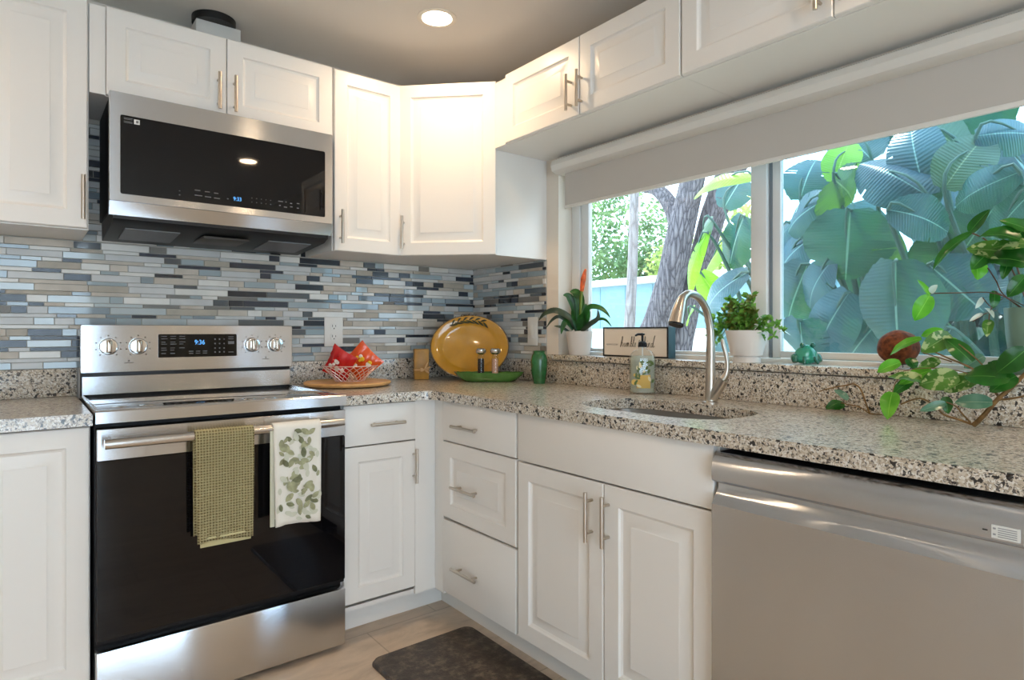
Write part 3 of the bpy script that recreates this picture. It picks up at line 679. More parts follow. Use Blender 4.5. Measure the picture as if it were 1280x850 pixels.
mb.build('button_legend', 'print_', g1)
st = MB().box(.070, .087, MF+.0012, MF+.002, 1.846, 1.862).build('sticker', 'sticker', g1)
mb = MB()
for z in (1.861, 1.857, 1.850, 1.846): mb.box(.041, .066, MF+.0012, MF+.002, z, z+.0018)
mb.box(.076, .083, MF+.0006, MF+.0012, 1.850, 1.858); mb.build('printed_text', 'print_', st)
# underside
mb = MB(); mb.prism([(-.375,1.5375), (-.375,1.527), (-.335,1.512), (-.02,1.492), (-.01,1.5595), (-.35,1.5595)], 'x', .012, W-.012); mb.build('hood_base', 'dark', mw)
for i, x in enumerate((.055, .535)):
    mb = MB(); tt = (1.512-1.492)/.315
    def zz(y): return 1.492-(y+.02)*tt*1.0
    x1_ = x+.17
    vs = [(x,-.30,zz(-.30)-.001),(x1_,-.30,zz(-.30)-.001),(x1_,-.10,zz(-.10)-.001),(x,-.10,zz(-.10)-.001)]
    vs2 = [(a_, b_, c_-.004) for a_, b_, c_ in vs]
    mb.rings([vs, vs2]); mb.build('grease_filter', 'filt', mw)
mb = MB(); mb.box(.30, .46, -.31, -.12, 1.496, 1.504, .002); mb.build('lamp_cover', 'print_dk', mw)

# ------------------------------------------------------------------ dishwasher
dw = thing('dishwasher', 'stainless steel dishwasher with pocket handle, right of the sink cabinet', 'dishwasher', (-.0225, -1.9425, 0), RW)
DWW = .596
mb = MB(); mb.box(.004, DWW-.004, -.60, -.01, .03, .862, .002)
for x in (.05, DWW-.05):
    for y in (-.55, -.06): mb.cyl((x, y, 0), (x, y, .03), .018, 12)
mb.build('body', 'black', dw)
P = [(-.601,.861), (-.612,.861), (-.627,.846), (-.632,.824), (-.6315,.798), (-.628,.794), (-.614,.793), (-.602,.785), (-.6025,.775), (-.6275,.744), (-.6315,.740), (-.6315,.105), (-.6275,.102), (-.601,.102)]
dr = MB().prism(P, 'x', .002, DWW-.002).build('door', 'steel_c', dw)
MB().box(.02, DWW-.02, -.56, -.54, .0, .10).build('kick_plate', 'black', dw)
st = MB().box(DWW-.045, DWW-.006, -.6335, -.632, .801, .823).build('sticker', 'sticker', dr)
mb = MB()
for k in range(5): mb.box(DWW-.036, DWW-.010, -.6340, -.6335, .804+k*.0036, .8055+k*.0036)
for z in (.816, .806): mb.box(DWW-.043, DWW-.039, -.6340, -.6335, z, z+.003)
mb.build('sticker_print', 'sticker_gr', st)
MB().box(DWW-.058, DWW-.051, -.6330, -.6320, .811, .813).build('logo_mark', 'slot', dr)

# ------------------------------------------------------------------ outlets, ceiling fixtures, duct
def outlet(loc, rz, label, slots=True):
    c = thing('wall_outlet' if slots else 'light_switch', label, 'outlet' if slots else 'switch', loc, rz)
    p = MB().box(-.045 if slots else -.037, .045 if slots else .037, -.006, 0, -.069, .069, .003).build('cover_plate', 'plastic', c)
    if slots:
        for z in (.024, -.024):
            q = MB(); q.rings([[(x, -.0062, z+y) for x, y in rrect(.034, .030, .010)], [(x, -.0085, z+y) for x, y in rrect(.034, .030, .010)]]); s_ = q.build('socket', 'plastic', c)
            mb = MB(); mb.box(-.009, -.0065, -.0090, -.0084, z-.002, z+.009); mb.box(.0065, .009, -.0090, -.0084, z-.001, z+.007); mb.cyl((0,-.0090,z-.009), (0,-.0084,z-.009), .003, 10); mb.build('slots', 'slot', s_)
    else: MB().box(-.0165, .0165, -.010, -.0062, -.033, .033, .002).build('rocker', 'plastic', c)
outlet((-.802, -.0085, 1.150), 0, 'white double outlet on the mosaic tile behind the snack basket')
outlet((-.0085, -.520, 1.152), -PI/2, 'white switch plate on the short tiled wall left of the window', False)

def downlight(x, y, label):
    c = thing('ceiling_light', label, 'ceiling light', (x, y, ZC))
    MB().lathe([(.078, -.0005), (.078, -.003), (.072, -.006), (.060, -.005), (.057, -.0005)], n=40, cap0=False, cap1=False).build('trim_ring', 'lighttrim', c)
    MB().lathe([(.0565, -.001), (.0565, -.0035), (.001, -.0036)], n=40).build('lens', 'lens', c)
    lamp('bulb', 'AREA', (0,0,-.008), (0,0,0), DOWNLIGHT_POWER, DOWNLIGHT_COLOR, c, shape='DISK', size=.11, spread=math.radians(168))
    return c
downlight(-.658, -.697, 'round recessed ceiling light glowing in front of the corner cabinet')
for x, y in ((-.65, -2.73), (-.66, -4.76), (-2.7, -.70), (-2.7, -2.73), (-2.7, -4.76)): downlight(x, y, 'recessed ceiling light over the room behind the camera').__setitem__('group', 'ceiling lights behind the camera')

c = thing('vent_duct', 'white square vent duct cover on top of the cabinets', 'duct')
MB().box(-1.42, -1.256, -.17, -.03, 2.2505, 2.366, .002).build('duct_box', 'duct', c)
MB().lathe([(.080, 2.3665), (.080, 2.3945)], (-1.348, -.135, 0), 36).build('duct_collar', 'ductblack', c)

# floor mat
pts = rrect(.42, 1.16, .035, 6)
mb = MB(); ctr = (-.795, -1.395)
mb.rings([[(ctr[0]+x*k, ctr[1]+y*(1-(1-k)*.4), z) for x, y in pts] for k, z in ((1, 0.0003), (1, .006), (.975, .015))])
o = mb.build('floor_mat', 'leather'); setp(o, 'dark brown mottled cushioned mat on the floor before the sink', 'mat')

# ------------------------------------------------------------------ things on the corner worktop
Z = .9145
bw = thing('round_board', 'round light wood board beside the range', 'board', (-.825, -.225, Z))
MB().lathe([(.165, 0), (.183, .006), (.187, .014), (.183, .019), (.176, .019), (.172, .017), (.001, .017)], n=48).build('board', 'wood', bw)
bk = thing('wire_basket', 'copper wire basket standing on the round wood board', 'basket', (-.815, -.225, Z+.0175))
mb = MB(); n = 26
for sgn in (1, -1):
    for k in range(n-4):
        pts = []
        for i in range(7):
            t = i/6; rr = .062+(.120-.062)*t**1.2; a = 2*PI*k/(n-4)+sgn*t*.75; pts.append((rr*math.cos(a), rr*math.sin(a), .003+.066*t))
        mb.tube(pts, .0017, 5)
mb.build('wires', 'copper', bk)
for rr, z, q in ((.121, .070, .0022), (.062, .003, .002)):
    t = MB(); ring_ = [[((rr+q*math.cos(b2))*math.cos(a), (rr+q*math.cos(b2))*math.sin(a), z+q*math.sin(b2)) for b2 in (2*PI*j/6 for j in range(6))] for a in (2*PI*i/40 for i in range(41))]
    t.rings(ring_, cap0=False, cap1=False); t.build('rim' if z > .01 else 'base_ring', 'copper', bk)
def bag(label, loc, rot, mats, w=.15, h=.17):
    c = thing('snack_bag', label, 'snack bag', loc); c.rotation_euler = rot
    vs = []; N_ = 12
    for s_ in (1, -1):
        for i in range(N_+1):
            for j in range(N_+1):
                u_, v_ = i/N_*2-1, j/N_*2-1
                th = .020*max(0, (1-abs(u_)**2.5))*max(0, (1-abs(v_)**3))*(1+.35*math.sin(9*u_+3*v_))
                pin = 1-.06*math.cos(u_*PI/2)*abs(v_)
                vs.append((u_*w/2*(1-.08*(1-abs(v_))), s_*th+.0035*math.sin(v_*14)*abs(u_)**4, v_*h/2*pin))
    m_ = (N_+1)**2; fs = []; fm = []
    for s_ in (0, 1):
        for i in range(N_):
            for j in range(N_):
                a = s_*m_+i*(N_+1)+j; fs.append((a, a+1, a+N_+2, a+N_+1))
    mb = MB().add(vs, fs); 
    o = mb.build('wrapper', mats[0], c, ang=70)
    g = MB(); rnd = random.Random(len(label))
    for k in range(9):
        cx, cz = rnd.uniform(-.03,.03), rnd.uniform(-.03,.035); rr = rnd.uniform(.006,.013)
        y = -.0215*max(0,(1-abs(cx/(w/2))**2.5))*max(0,(1-abs(cz/(h/2))**3))*(1+.35*math.sin(-9*0))-.006
        g.lathe([(rr, 0), (rr*.8, .003), (rr*.2, .004)], n=10, mi=k % 2); st_ = len(g.v)-30
        g.xf(Matrix.Translation((cx, y, cz)) @ Matrix.Rotation(PI/2, 4, 'X'), st_)
    g.build('printed_food', mats[1:], c)
bag('plain red snack bag leaning left in the wire basket', (-.868, -.240, Z+.094), (.35, .55, -.75), ['redbag', 'whitefill', 'redbag'], .12, .15)
bag('orange-red snack bag with yellow food print, on the right of the basket', (-.765, -.235, Z+.100), (.3, .80, -.5), ['orangebag', 'yellow', 'whitefill'], .135, .15)
bx = thing('wooden_canister', 'small amber wooden canister tied with raffia, left of the yellow platter', 'canister', (-.385, -.100, Z), math.radians(-25))
MB().box(-.036, .036, -.036, .036, 0, .150, .004).build('box', 'amberwood', bx)
MB().box(-.0375, .0375, -.0375, .0375, .045, .050).build('raffia_band', 'raffia', bx)
mb = MB()
for a, L_ in ((25, .040), (65, .045), (-35, .035), (160, .022), (200, .022)):
    mb.leaf((.012, -.039, .048), (.012+L_*math.cos(math.radians(a)), -.043, .048+L_*math.sin(math.radians(a))), .010, (0,-1,0), 0, 4, .1, .1, lance, 1)
mb.build('bow', 'raffia', bx, recalc=False, solid=.0008)
# platter
pl = thing('oval_platter', 'large mustard yellow oval platter with painted leaves, leaning in the corner', 'platter')
n_h = Vector((-.62, -.785, 0)).normalized(); tilt = math.radians(13)
nn = (n_h*math.cos(tilt)+Vector((0,0,1))*math.sin(tilt)).normalized(); sx_ = Vector((0,0,1)).cross(nn).normalized(); sy_ = nn.cross(sx_)
m4 = Matrix((sx_, sy_, nn)).transposed().to_4x4()
pl.matrix_world = Matrix.Translation((-.190, -.245, Z+.1585)) @ m4
PA, PB = .196, .160
mb = MB(); prof = [(.05, 0, 0), (.66, .0, 0), (.72, .004, 0), (.78, .012, 0), (.97, .020, 0), (1.0, .020, 1), (1.0, .016, 1), (.97, .013, 1), (.78, .004, 1), (.70, -.008, 1), (.05, -.008, 1)]
n = 64; R = []
for k, z, _ in prof: R.append([(PA*k*math.cos(2*PI*j/n), PB*k*math.sin(2*PI*j/n), z) for j in range(n)])
mb.rings(R)
for i in range(len(prof)-1):
    for j in range(n): mb.mi[i*n+j] = 1 if 4 <= i <= 9 else 0
for k in range(13):   # painted olive branch on the rim
    t = k/12; a = math.radians(128-62*t); q = .84
    c0 = Vector((PA*q*math.cos(a), PB*q*math.sin(a), .0188)); da = -math.radians(90)+a+(.62 if k % 2 else -.50)
    L_ = .052-.022*abs(t-.4)
    T = c0+Vector((math.cos(da)*L_, math.sin(da)*L_, 0)); 
    mb.leaf(c0, T, .0105, (0,0,1), 2, 4, 0, 0, lance, 1)
mb.build('dish', ['platter', 'platter_rim', 'leafpaint'], pl, recalc=False)
# green leaf dish
gd = thing('leaf_dish', 'long green leaf-shaped dish in front of the yellow platter', 'dish', (-.213, -.441, Z), math.atan2(-.62, .785))
R = []; n = 40
for k, z in ((.35, .0), (.72, .001), (.92, .026), (1.0, .044), (.975, .043), (.88, .026), (.66, .009), (.1, .008)):
    R.append([( .168*k*math.copysign(abs(math.cos(t))**.85, math.cos(t)), .066*k*math.sin(t)*(1+.04*math.sin(t*20)), z+(.004*abs(math.cos(t))**6 if z > .02 else 0)+(.0012*math.sin(t*24) if z > .02 else 0)) for t in (2*PI*j/n for j in range(n))])
MB().rings(R).build('dish', 'dish', gd, ang=60)
for dx, fill, lab in ((-.040, 'pepper', 'glass pepper mill of black peppercorns standing in the green dish'), (.027, 'salt', 'glass salt mill of pink salt standing in the green dish')):
    a = gd.rotation_euler.z; c = thing('spice_mill', lab, 'spice mill', (-.213+dx*math.cos(a), -.441+dx*math.sin(a), Z+.0095))
    MB().lathe([(.0145, .001), (.0145, .085), (.013, .098), (.001, .099)], n=20).build('filling', fill, c)
    MB().lathe([(.017, 0), (.0172, .10), (.014, .118)], n=24).build('glass_body', 'clear', c)
    MB().lathe([(.014, .1185), (.020, .122), (.0255, .130), (.0255, .140), (.018, .147), (.001, .148)], n=28).build('cap', 'chrome', c)
vs_ = thing('vase', 'small green ceramic vase right of the green dish', 'vase', (-.098, -.668, Z))
MB().lathe([(.026, 0), (.031, .02), (.0365, .06), (.0385, .105), (.034, .128), (.026, .140), (.028, .149), (.024, .149), (.022, .138), (.001, .12)], n=36).build('body', 'vase', vs_)

# ------------------------------------------------------------------ soap bottle, sign
sb_ = thing('soap_bottle', 'clear pump soap bottle with yellow lemon label behind the sink', 'soap bottle', (-.085, -1.257, Z), math.atan2(-.62, .785))
def oval(a, b_, z, e=2.6, n=36): return [(a*math.copysign(abs(math.cos(t))**(2/e), math.cos(t)), b_*math.copysign(abs(math.sin(t))**(2/e), math.sin(t)), z) for t in (2*PI*k/n for k in range(n))]
MB().rings([oval(.048,.028,0), oval(.050,.030,.006), oval(.050,.030,.130), oval(.046,.027,.148), oval(.033,.021,.163), oval(.016,.016,.170), oval(.013,.013,.180)]).build('bottle', 'clear', sb_)
MB().rings([oval(.045,.025,.005), oval(.0465,.0265,.128), oval(.042,.024,.144)]).build('liquid', 'soap', sb_)
# wrap label with printed art
vs2 = []; 
for z in (.022, .128):
    for k in range(13): 
        x = -.046+.092*k/12; y = -.0305*(max(0, 1-abs(x/.0505)**2.6))**(1/2.6)-.0006; vs2.append((x, y, z))
fs2 = [(k, k+1, 13+k+1, 13+k) for k in range(12)]
lb = MB().add(vs2, fs2).build('label', 'clear', sb_)
mb = MB()
def yl(x): return -.0305*(max(0, 1-abs(x/.0505)**2.6))**(1/2.6)-.0014
for (x0, x1, z0, z1, mi) in ((-.028, .024, .022, .072, 0),):
    vv = [(x, yl(x), z) for z in (z0, z1) for x in [x0+(x1-x0)*k/8 for k in range(9)]]; mb.add(vv, [(k, k+1, 9+k+1, 9+k) for k in range(8)], mi)
rnd = random.Random(4)
for k in range(46):
    x, z = rnd.uniform(-.040, .040), rnd.uniform(.030, .125)
    if -.026 < x < .022 and z < .070: continue
    a = rnd.uniform(0, 6.28); L_ = rnd.uniform(.014, .026); x2, z2 = x+math.cos(a)*L_, z+math.sin(a)*L_
    if abs(x2) > .044 or not .022 < z2 < .128: continue
    mb.leaf((x, yl(x)-.0004, z), (x2, yl(x2)-.0004, z2), L_*.5, (0,-1,0), rnd.choice([1,1,2]) , 4, .03, 0, lance, 1)
for (x, z, rr) in ((-.036,.045,.011), (-.034,.072,.006)):
    st_ = len(mb.v); mb.lathe([(rr, 0), (rr*.5, .0006), (.0003, .0008)], n=14, mi=3); mb.xf(Matrix.Translation((x, yl(x)-.0002, z)) @ Matrix.Rotation(PI/2, 4, 'X'), st_)
mb.build('printed_lemons', ['lemon', 'greenprint', 'whitelabel', 'lemon'], lb, recalc=False)
pm = MB(); pm.lathe([(.0155, .178), (.0155, .194), (.010, .198), (.0045, .200), (.0045, .222), (.009, .223), (.009, .229), (.001, .230)], n=20)
pm.tube([(0,0,.226), (-.020,-.012,.226), (-.030,-.018,.221)], [.0055,.0045,.0035], 10); pm.build('pump', 'black', sb_)
MB().cyl((0,0,.012), (0,0,.178), .003, 8).build('dip_tube', 'sticker', sb_)

sg = thing('box_sign', 'black framed box sign with cursive lettering on the window sill', 'sign', (.031, -.943, 1.0455), -PI/2)
SW, SH = .346, .124   # local: x runs along the sill, -y faces the room
MB().box(0, SW, .002, .045, 0, SH, .001).build('box', 'signside', sg)
fb = MB(); e = .006
fb.box(0, SW, -.002, .0015, 0, e); fb.box(0, SW, -.002, .0015, SH-e, SH); fb.box(0, e, -.002, .0015, e, SH-e); fb.box(SW-e, SW, -.002, .0015, e, SH-e); fb.build('frame', 'signframe', sg)
fc = MB().box(e, SW-e, .0004, .0015, e, SH-e).build('face', 'signface', sg)
GL = {'h': (.95, [(0,0),(.5,1.4),(.62,2.1),(.45,2.3),(.3,1.6),(.16,0),(.2,.3),(.45,.95),(.68,.8),(.68,.2),(.9,0)]), 'u': (.72, [(-.02,.3),(.05,.9),(.05,.2),(.2,0),(.42,.3),(.5,.9),(.5,.2),(.68,0)]),
 'm': (1.0, [(0,.9),(.04,0),(.12,.6),(.32,.95),(.38,0),(.46,.6),(.66,.95),(.74,.15),(.95,0)]), 'b': (.62, [(-.03,.1),(.35,1.4),(.42,2.1),(.28,2.3),(.15,1.2),(.15,.2),(.35,0),(.55,.3),(.5,.8),(.3,.75),(.58,.6)]),
 'l': (.42, [(-.03,.1),(.33,1.5),(.36,2.15),(.22,2.3),(.1,1.2),(.14,.2),(.38,0)]), 'e': (.5, [(-.02,.2),(.35,.55),(.33,.9),(.14,.9),(.06,.35),(.25,0),(.5,.25)]),
 '&': (.9, [(.7,0),(.2,1.2),(.35,1.6),(.5,1.2),(.05,.5),(.15,0),(.5,.15),(.7,.7)]), 'k': (.8, [(-.02,.1),(.38,1.5),(.42,2.15),(.28,2.3),(.14,1.2),(.12,0),(.18,.5),(.5,.95),(.45,.6),(.25,.5),(.55,0),(.78,.1)]),
 'i': (.36, [(-.02,.2),(.08,.9),(.06,.15),(.2,0),(.36,.25)]), 'n': (.7, [(0,.9),(.04,0),(.14,.65),(.38,.95),(.44,.15),(.68,0)]), 'd': (.8, [(.5,.75),(.25,.92),(.03,.4),(.15,0),(.45,.4),(.8,2.2),(.95,2.5),(.62,1.0),(.58,.1),(.8,.05),(1.05,.4)])}
mb = MB(); x = .098; s_ = .0185
for chx in 'humble & kind':
    if chx == ' ': x += s_*.55; continue
    wd, pp = GL[chx]; wd *= .88
    mb.tube([(x+px*s_*.95+pz*s_*.10, -.0003, .042+pz*s_) for px, pz in pp], [.0009+.0007*(i % 2) for i in range(len(pp))], 5, smooth=4, flat=.4)
    if chx == 'i': mb.cyl((x+.25*s_, .0004, .042+1.35*s_), (x+.25*s_, -.0006, .042+1.35*s_), .0012, 6)
    x += wd*s_*1.25
mb.build('cursive_lettering', 'ink', fc)
text('small_lettering', 'ALWAYS STAY', .0098, 'inkgrey', fc, (.018, .0001, .047), sx=1.05)

# plant shapes in metres: leaf = (base, tip, width, kind)
POTHOS_LEAVES= [((-0.08, -2.426, 1.311), (-0.08, -2.336, 1.329), 0.062, 0), ((-0.06, -2.344, 1.355), (-0.06, -2.308, 1.306), 0.047, 0), ((-0.05, -2.408, 1.286), (-0.05, -2.377, 1.235), 0.041, 0), ((-0.1, -2.408, 1.368), (-0.1, -2.325, 1.385), 0.054, 0), ((-0.05, -2.298, 1.403), (-0.03, -2.214, 1.313), 0.036, 0), ((-0.05, -2.295, 1.406), (-0.05, -2.343, 1.454), 0.031, 0), ((-0.06, -2.384, 1.343), (-0.09, -2.296, 1.36), 0.055, 2), ((-0.04, -2.306, 1.328), (-0.04, -2.309, 1.283), 0.048, 1), ((-0.03, -2.405, 1.332), (-0.03, -2.35, 1.405), 0.046, 0), ((-0.07, -2.424, 1.388), (-0.07, -2.367, 1.42), 0.036, 0), ((-0.08, -2.384, 1.324), (-0.08, -2.376, 1.276), 0.027, 0), ((-0.09, -2.421, 1.358), (-0.09, -2.352, 1.352), 0.04, 2), ((-0.03, -2.199, 1.249), (-0.03, -2.165, 1.181), 0.048, 1), ((-0.03, -2.199, 1.249), (-0.03, -2.176, 1.292), 0.02, 1), ((-0.03, -2.201, 1.256), (-0.03, -2.22, 1.276), 0.02, 3), ((-0.02, -2.339, 1.254), (-0.02, -2.339, 1.209), 0.026, 0), ((-0.03, -2.33, 1.181), (-0.03, -2.333, 1.138), 0.026, 2), ((-0.05, -2.389, 1.375), (-0.05, -2.42, 1.429), 0.037, 0), ((-0.03, -2.317, 1.238), (-0.03, -2.306, 1.21), 0.014, 3), ((-0.03, -2.323, 1.211), (-0.03, -2.346, 1.185), 0.014, 3), ((-0.03, -2.317, 1.197), (-0.03, -2.296, 1.177), 0.012, 3)]
POTHOS_STEMS= [[(-0.03, -2.201, 1.254), (-0.03, -2.277, 1.252), (-0.03, -2.345, 1.247), (0.02, -2.397, 1.212)], [(-0.03, -2.293, 1.406), (-0.03, -2.328, 1.381), (-0.03, -2.372, 1.319), (-0.03, -2.4, 1.242), (0.02, -2.405, 1.196)], [(-0.03, -2.328, 1.313), (-0.03, -2.346, 1.277), (-0.03, -2.361, 1.244), (0.02, -2.399, 1.196)], [(-0.03, -2.377, 1.346), (-0.03, -2.393, 1.288), (0.02, -2.404, 1.2)], [(-0.03, -2.405, 1.332), (-0.03, -2.41, 1.277), (0.02, -2.407, 1.2)], [(-0.03, -2.342, 1.253), (-0.03, -2.366, 1.236), (0.02, -2.401, 1.2)], [(-0.03, -2.33, 1.181), (-0.03, -2.337, 1.211), (0.02, -2.354, 1.242)], [(-0.03, -2.317, 1.238), (-0.03, -2.337, 1.213), (0.02, -2.344, 1.234)], [(-0.03, -2.296, 1.177), (-0.03, -2.323, 1.197), (0.02, -2.334, 1.206)]]
VINE_LEAVES= [((-0.13, -2.145, 0.99), (-0.15, -2.15, 0.905), 0.048, 1), ((-0.12, -2.161, 1.07), (-0.12, -2.108, 1.041), 0.035, 1), ((-0.1, -2.172, 1.08), (-0.1, -2.19, 1.051), 0.033, 0), ((-0.1, -2.203, 1.134), (-0.1, -2.127, 1.087), 0.03, 1), ((-0.08, -2.248, 1.152), (-0.08, -2.195, 1.14), 0.027, 1), ((-0.1, -2.268, 1.144), (-0.1, -2.211, 1.098), 0.053, 2), ((-0.12, -2.319, 1.076), (-0.12, -2.26, 1.134), 0.046, 0), ((-0.09, -2.291, 1.104), (-0.09, -2.258, 1.14), 0.024, 1), ((-0.13, -2.295, 1.04), (-0.13, -2.21, 1.014), 0.061, 2), ((-0.12, -2.225, 1.021), (-0.12, -2.14, 1.03), 0.036, 2), ((-0.1, -2.183, 1.023), (-0.1, -2.139, 0.982), 0.032, 0), ((-0.14, -2.398, 1.042), (-0.14, -2.307, 1.041), 0.071, 0), ((-0.15, -2.368, 0.984), (-0.15, -2.29, 0.977), 0.04, 4), ((-0.14, -2.27, 0.973), (-0.14, -2.222, 0.95), 0.024, 4), ((-0.12, -2.263, 0.987), (-0.12, -2.27, 0.945), 0.029, 0), ((-0.14, -2.43, 1.112), (-0.14, -2.375, 1.054), 0.056, 0), ((-0.11, -2.354, 1.079), (-0.11, -2.394, 1.042), 0.037, 0), ((-0.11, -2.333, 1.043), (-0.11, -2.257, 0.998), 0.046, 2), ((-0.08, -2.333, 1.091), (-0.08, -2.291, 1.059), 0.033, 4), ((-0.13, -2.408, 1.048), (-0.13, -2.362, 1.007), 0.044, 0), ((-0.09, -2.242, 1.078), (-0.09, -2.196, 1.051), 0.034, 2), ((-0.11, -2.23, 1.053), (-0.11, -2.156, 1.011), 0.039, 1), ((-0.1, -2.423, 1.076), (-0.1, -2.389, 1.103), 0.035, 4)]
VINE_STEMS= [[(-0.12, -2.322, 0.919), (-0.12, -2.343, 0.947), (-0.12, -2.373, 0.992), (-0.12, -2.398, 1.02), (-0.12, -2.42, 1.05), (-0.12, -2.463, 1.105)], [(-0.12, -2.322, 0.923), (-0.12, -2.294, 0.932), (-0.12, -2.263, 0.942), (-0.12, -2.242, 0.963), (-0.12, -2.206, 0.978), (-0.12, -2.163, 0.959)], [(-0.12, -2.316, 0.928), (-0.12, -2.299, 0.95), (-0.12, -2.287, 0.965), (-0.12, -2.267, 0.975)], [(-0.12, -2.367, 0.988), (-0.12, -2.398, 0.994), (-0.12, -2.427, 1.004)], [(-0.12, -2.277, 1.076), (-0.12, -2.251, 1.085), (-0.12, -2.216, 1.097)], [(-0.12, -2.373, 0.994), (-0.12, -2.343, 1.044), (-0.12, -2.303, 1.071), (-0.12, -2.274, 1.084), (-0.12, -2.225, 1.107)], [(-0.12, -2.393, 1.016), (-0.12, -2.351, 1.021), (-0.12, -2.303, 1.051), (-0.12, -2.225, 1.058), (-0.12, -2.169, 1.047)], [(-0.12, -2.169, 1.047), (-0.12, -2.15, 1.016), (-0.12, -2.142, 0.985)], [(-0.12, -2.359, 1.045), (-0.12, -2.331, 1.082), (-0.12, -2.294, 1.121)]]
SPRIG = [[(-0.06, -2.06, 0.918), (-0.06, -2.049, 0.956), (-0.06, -2.038, 0.987), (-0.06, -2.019, 1.0), (-0.06, -2.003, 0.996), (-0.06, -1.967, 0.987), (-0.06, -1.922, 0.972)], [(-0.06, -2.06, 0.918), (-0.06, -2.034, 0.936), (-0.06, -2.001, 0.94), (-0.06, -1.978, 0.943)], [(-0.06, -2.06, 0.918), (-0.06, -2.093, 0.919)]]
SPRIG_LEAVES = [((-0.06, -1.992, 0.935), (-0.06, -1.941, 0.925), 0.033, 0), ((-0.06, -2.001, 0.952), (-0.06, -1.962, 0.979), 0.025, 4), ((-0.06, -1.978, 0.943), (-0.06, -1.951, 0.907), 0.028, 0), ((-0.06, -1.978, 0.938), (-0.06, -1.969, 0.911), 0.022, 0)]
LEAVES_OUT= [((1.3, -1.424, 1.76), (1.45, -1.335, 1.421), 0.439, 0), ((1.1, -1.703, 1.469), (1.25, -1.662, 1.056), 0.391, 0), ((1.4, -1.288, 1.527), (1.55, -1.096, 1.284), 0.222, 0), ((1.35, -1.398, 1.351), (1.5, -1.165, 1.016), 0.277, 0), ((1.5, -1.701, 1.768), (1.65, -1.569, 2.242), 0.264, 0), ((1.4, -1.795, 1.811), (1.55, -1.914, 2.055), 0.252, 1), ((1.3, -2.096, 1.813), (1.45, -1.827, 1.731), 0.182, 0), ((1.5, -1.891, 2.051), (1.65, -2.09, 2.031), 0.203, 0), ((1.7, -1.788, 2.036), (1.85, -1.429, 2.321), 0.26, 1), ((1.6, -1.21, 1.98), (1.75, -1.226, 2.226), 0.206, 2), ((1.9, -0.863, 1.978), (2.05, -0.891, 2.25), 0.305, 3), ((1.8, -0.863, 1.817), (1.95, -0.649, 1.597), 0.327, 0), ((1.5, -1.111, 1.528), (1.65, -0.917, 1.219), 0.344, 3), ((1.8, -1.325, 2.113), (1.95, -1.084, 2.385), 0.346, 3), ((1.9, -1.529, 2.086), (2.05, -1.558, 2.373), 0.384, 3), ((1.3, -1.168, 1.212), (1.45, -1.136, 0.994), 0.327, 0), ((1.5, -1.483, 1.21), (1.65, -1.261, 0.993), 0.315, 3), ((1.5, -1.797, 1.168), (1.65, -1.684, 1.008), 0.332, 0), ((2.4, 0.001, 2.123), (2.55, -0.08, 2.382), 0.277, 3), ((2.2, -0.229, 1.235), (2.35, -0.235, 0.966), 0.325, 3), ((1.5, -1.251, 1.975), (1.65, -1.286, 1.867), 0.357, 1), ((1.4, -1.73, 1.789), (1.55, -1.365, 2.041), 0.29, 0), ((1.2, -1.633, 1.715), (1.35, -1.826, 1.602), 0.244, 0), ((1.6, -1.153, 1.891), (1.75, -0.864, 1.762), 0.297, 3), ((1.6, -1.425, 1.677), (1.75, -1.426, 1.453), 0.233, 1), ((1.6, -1.956, 1.759), (1.75, -1.757, 1.53), 0.285, 3), ((1.5, -1.698, 1.478), (1.65, -1.882, 1.244), 0.341, 3), ((1.7, -1.012, 1.691), (1.85, -0.758, 1.479), 0.312, 3), ((1.3, -2.136, 1.723), (1.45, -1.964, 1.559), 0.216, 0), ((1.7, -1.703, 1.652), (1.85, -1.602, 1.424), 0.266, 3), ((2.0, -0.415, 1.954), (2.15, -0.207, 1.618), 0.282, 0), ((2.0, -0.505, 2.204), (2.15, 0.098, 2.188), 0.133, 2), ((1.9, -0.187, 1.861), (2.05, 0.07, 1.451), 0.113, 2), ((1.9, -0.227, 1.941), (2.05, -0.023, 1.837), 0.162, 4), ((1.9, -0.506, 1.552), (2.05, -0.057, 1.236), 0.273, 3), ((1.8, -0.622, 1.329), (1.95, -0.16, 0.973), 0.286, 0), ((2.2, 0.082, 1.613), (2.35, -0.031, 1.333), 0.205, 2), ((2.3, -0.112, 1.849), (2.45, 0.219, 1.605), 0.161, 2), ((1.8, -0.151, 1.317), (1.95, 0.012, 1.206), 0.125, 2)]
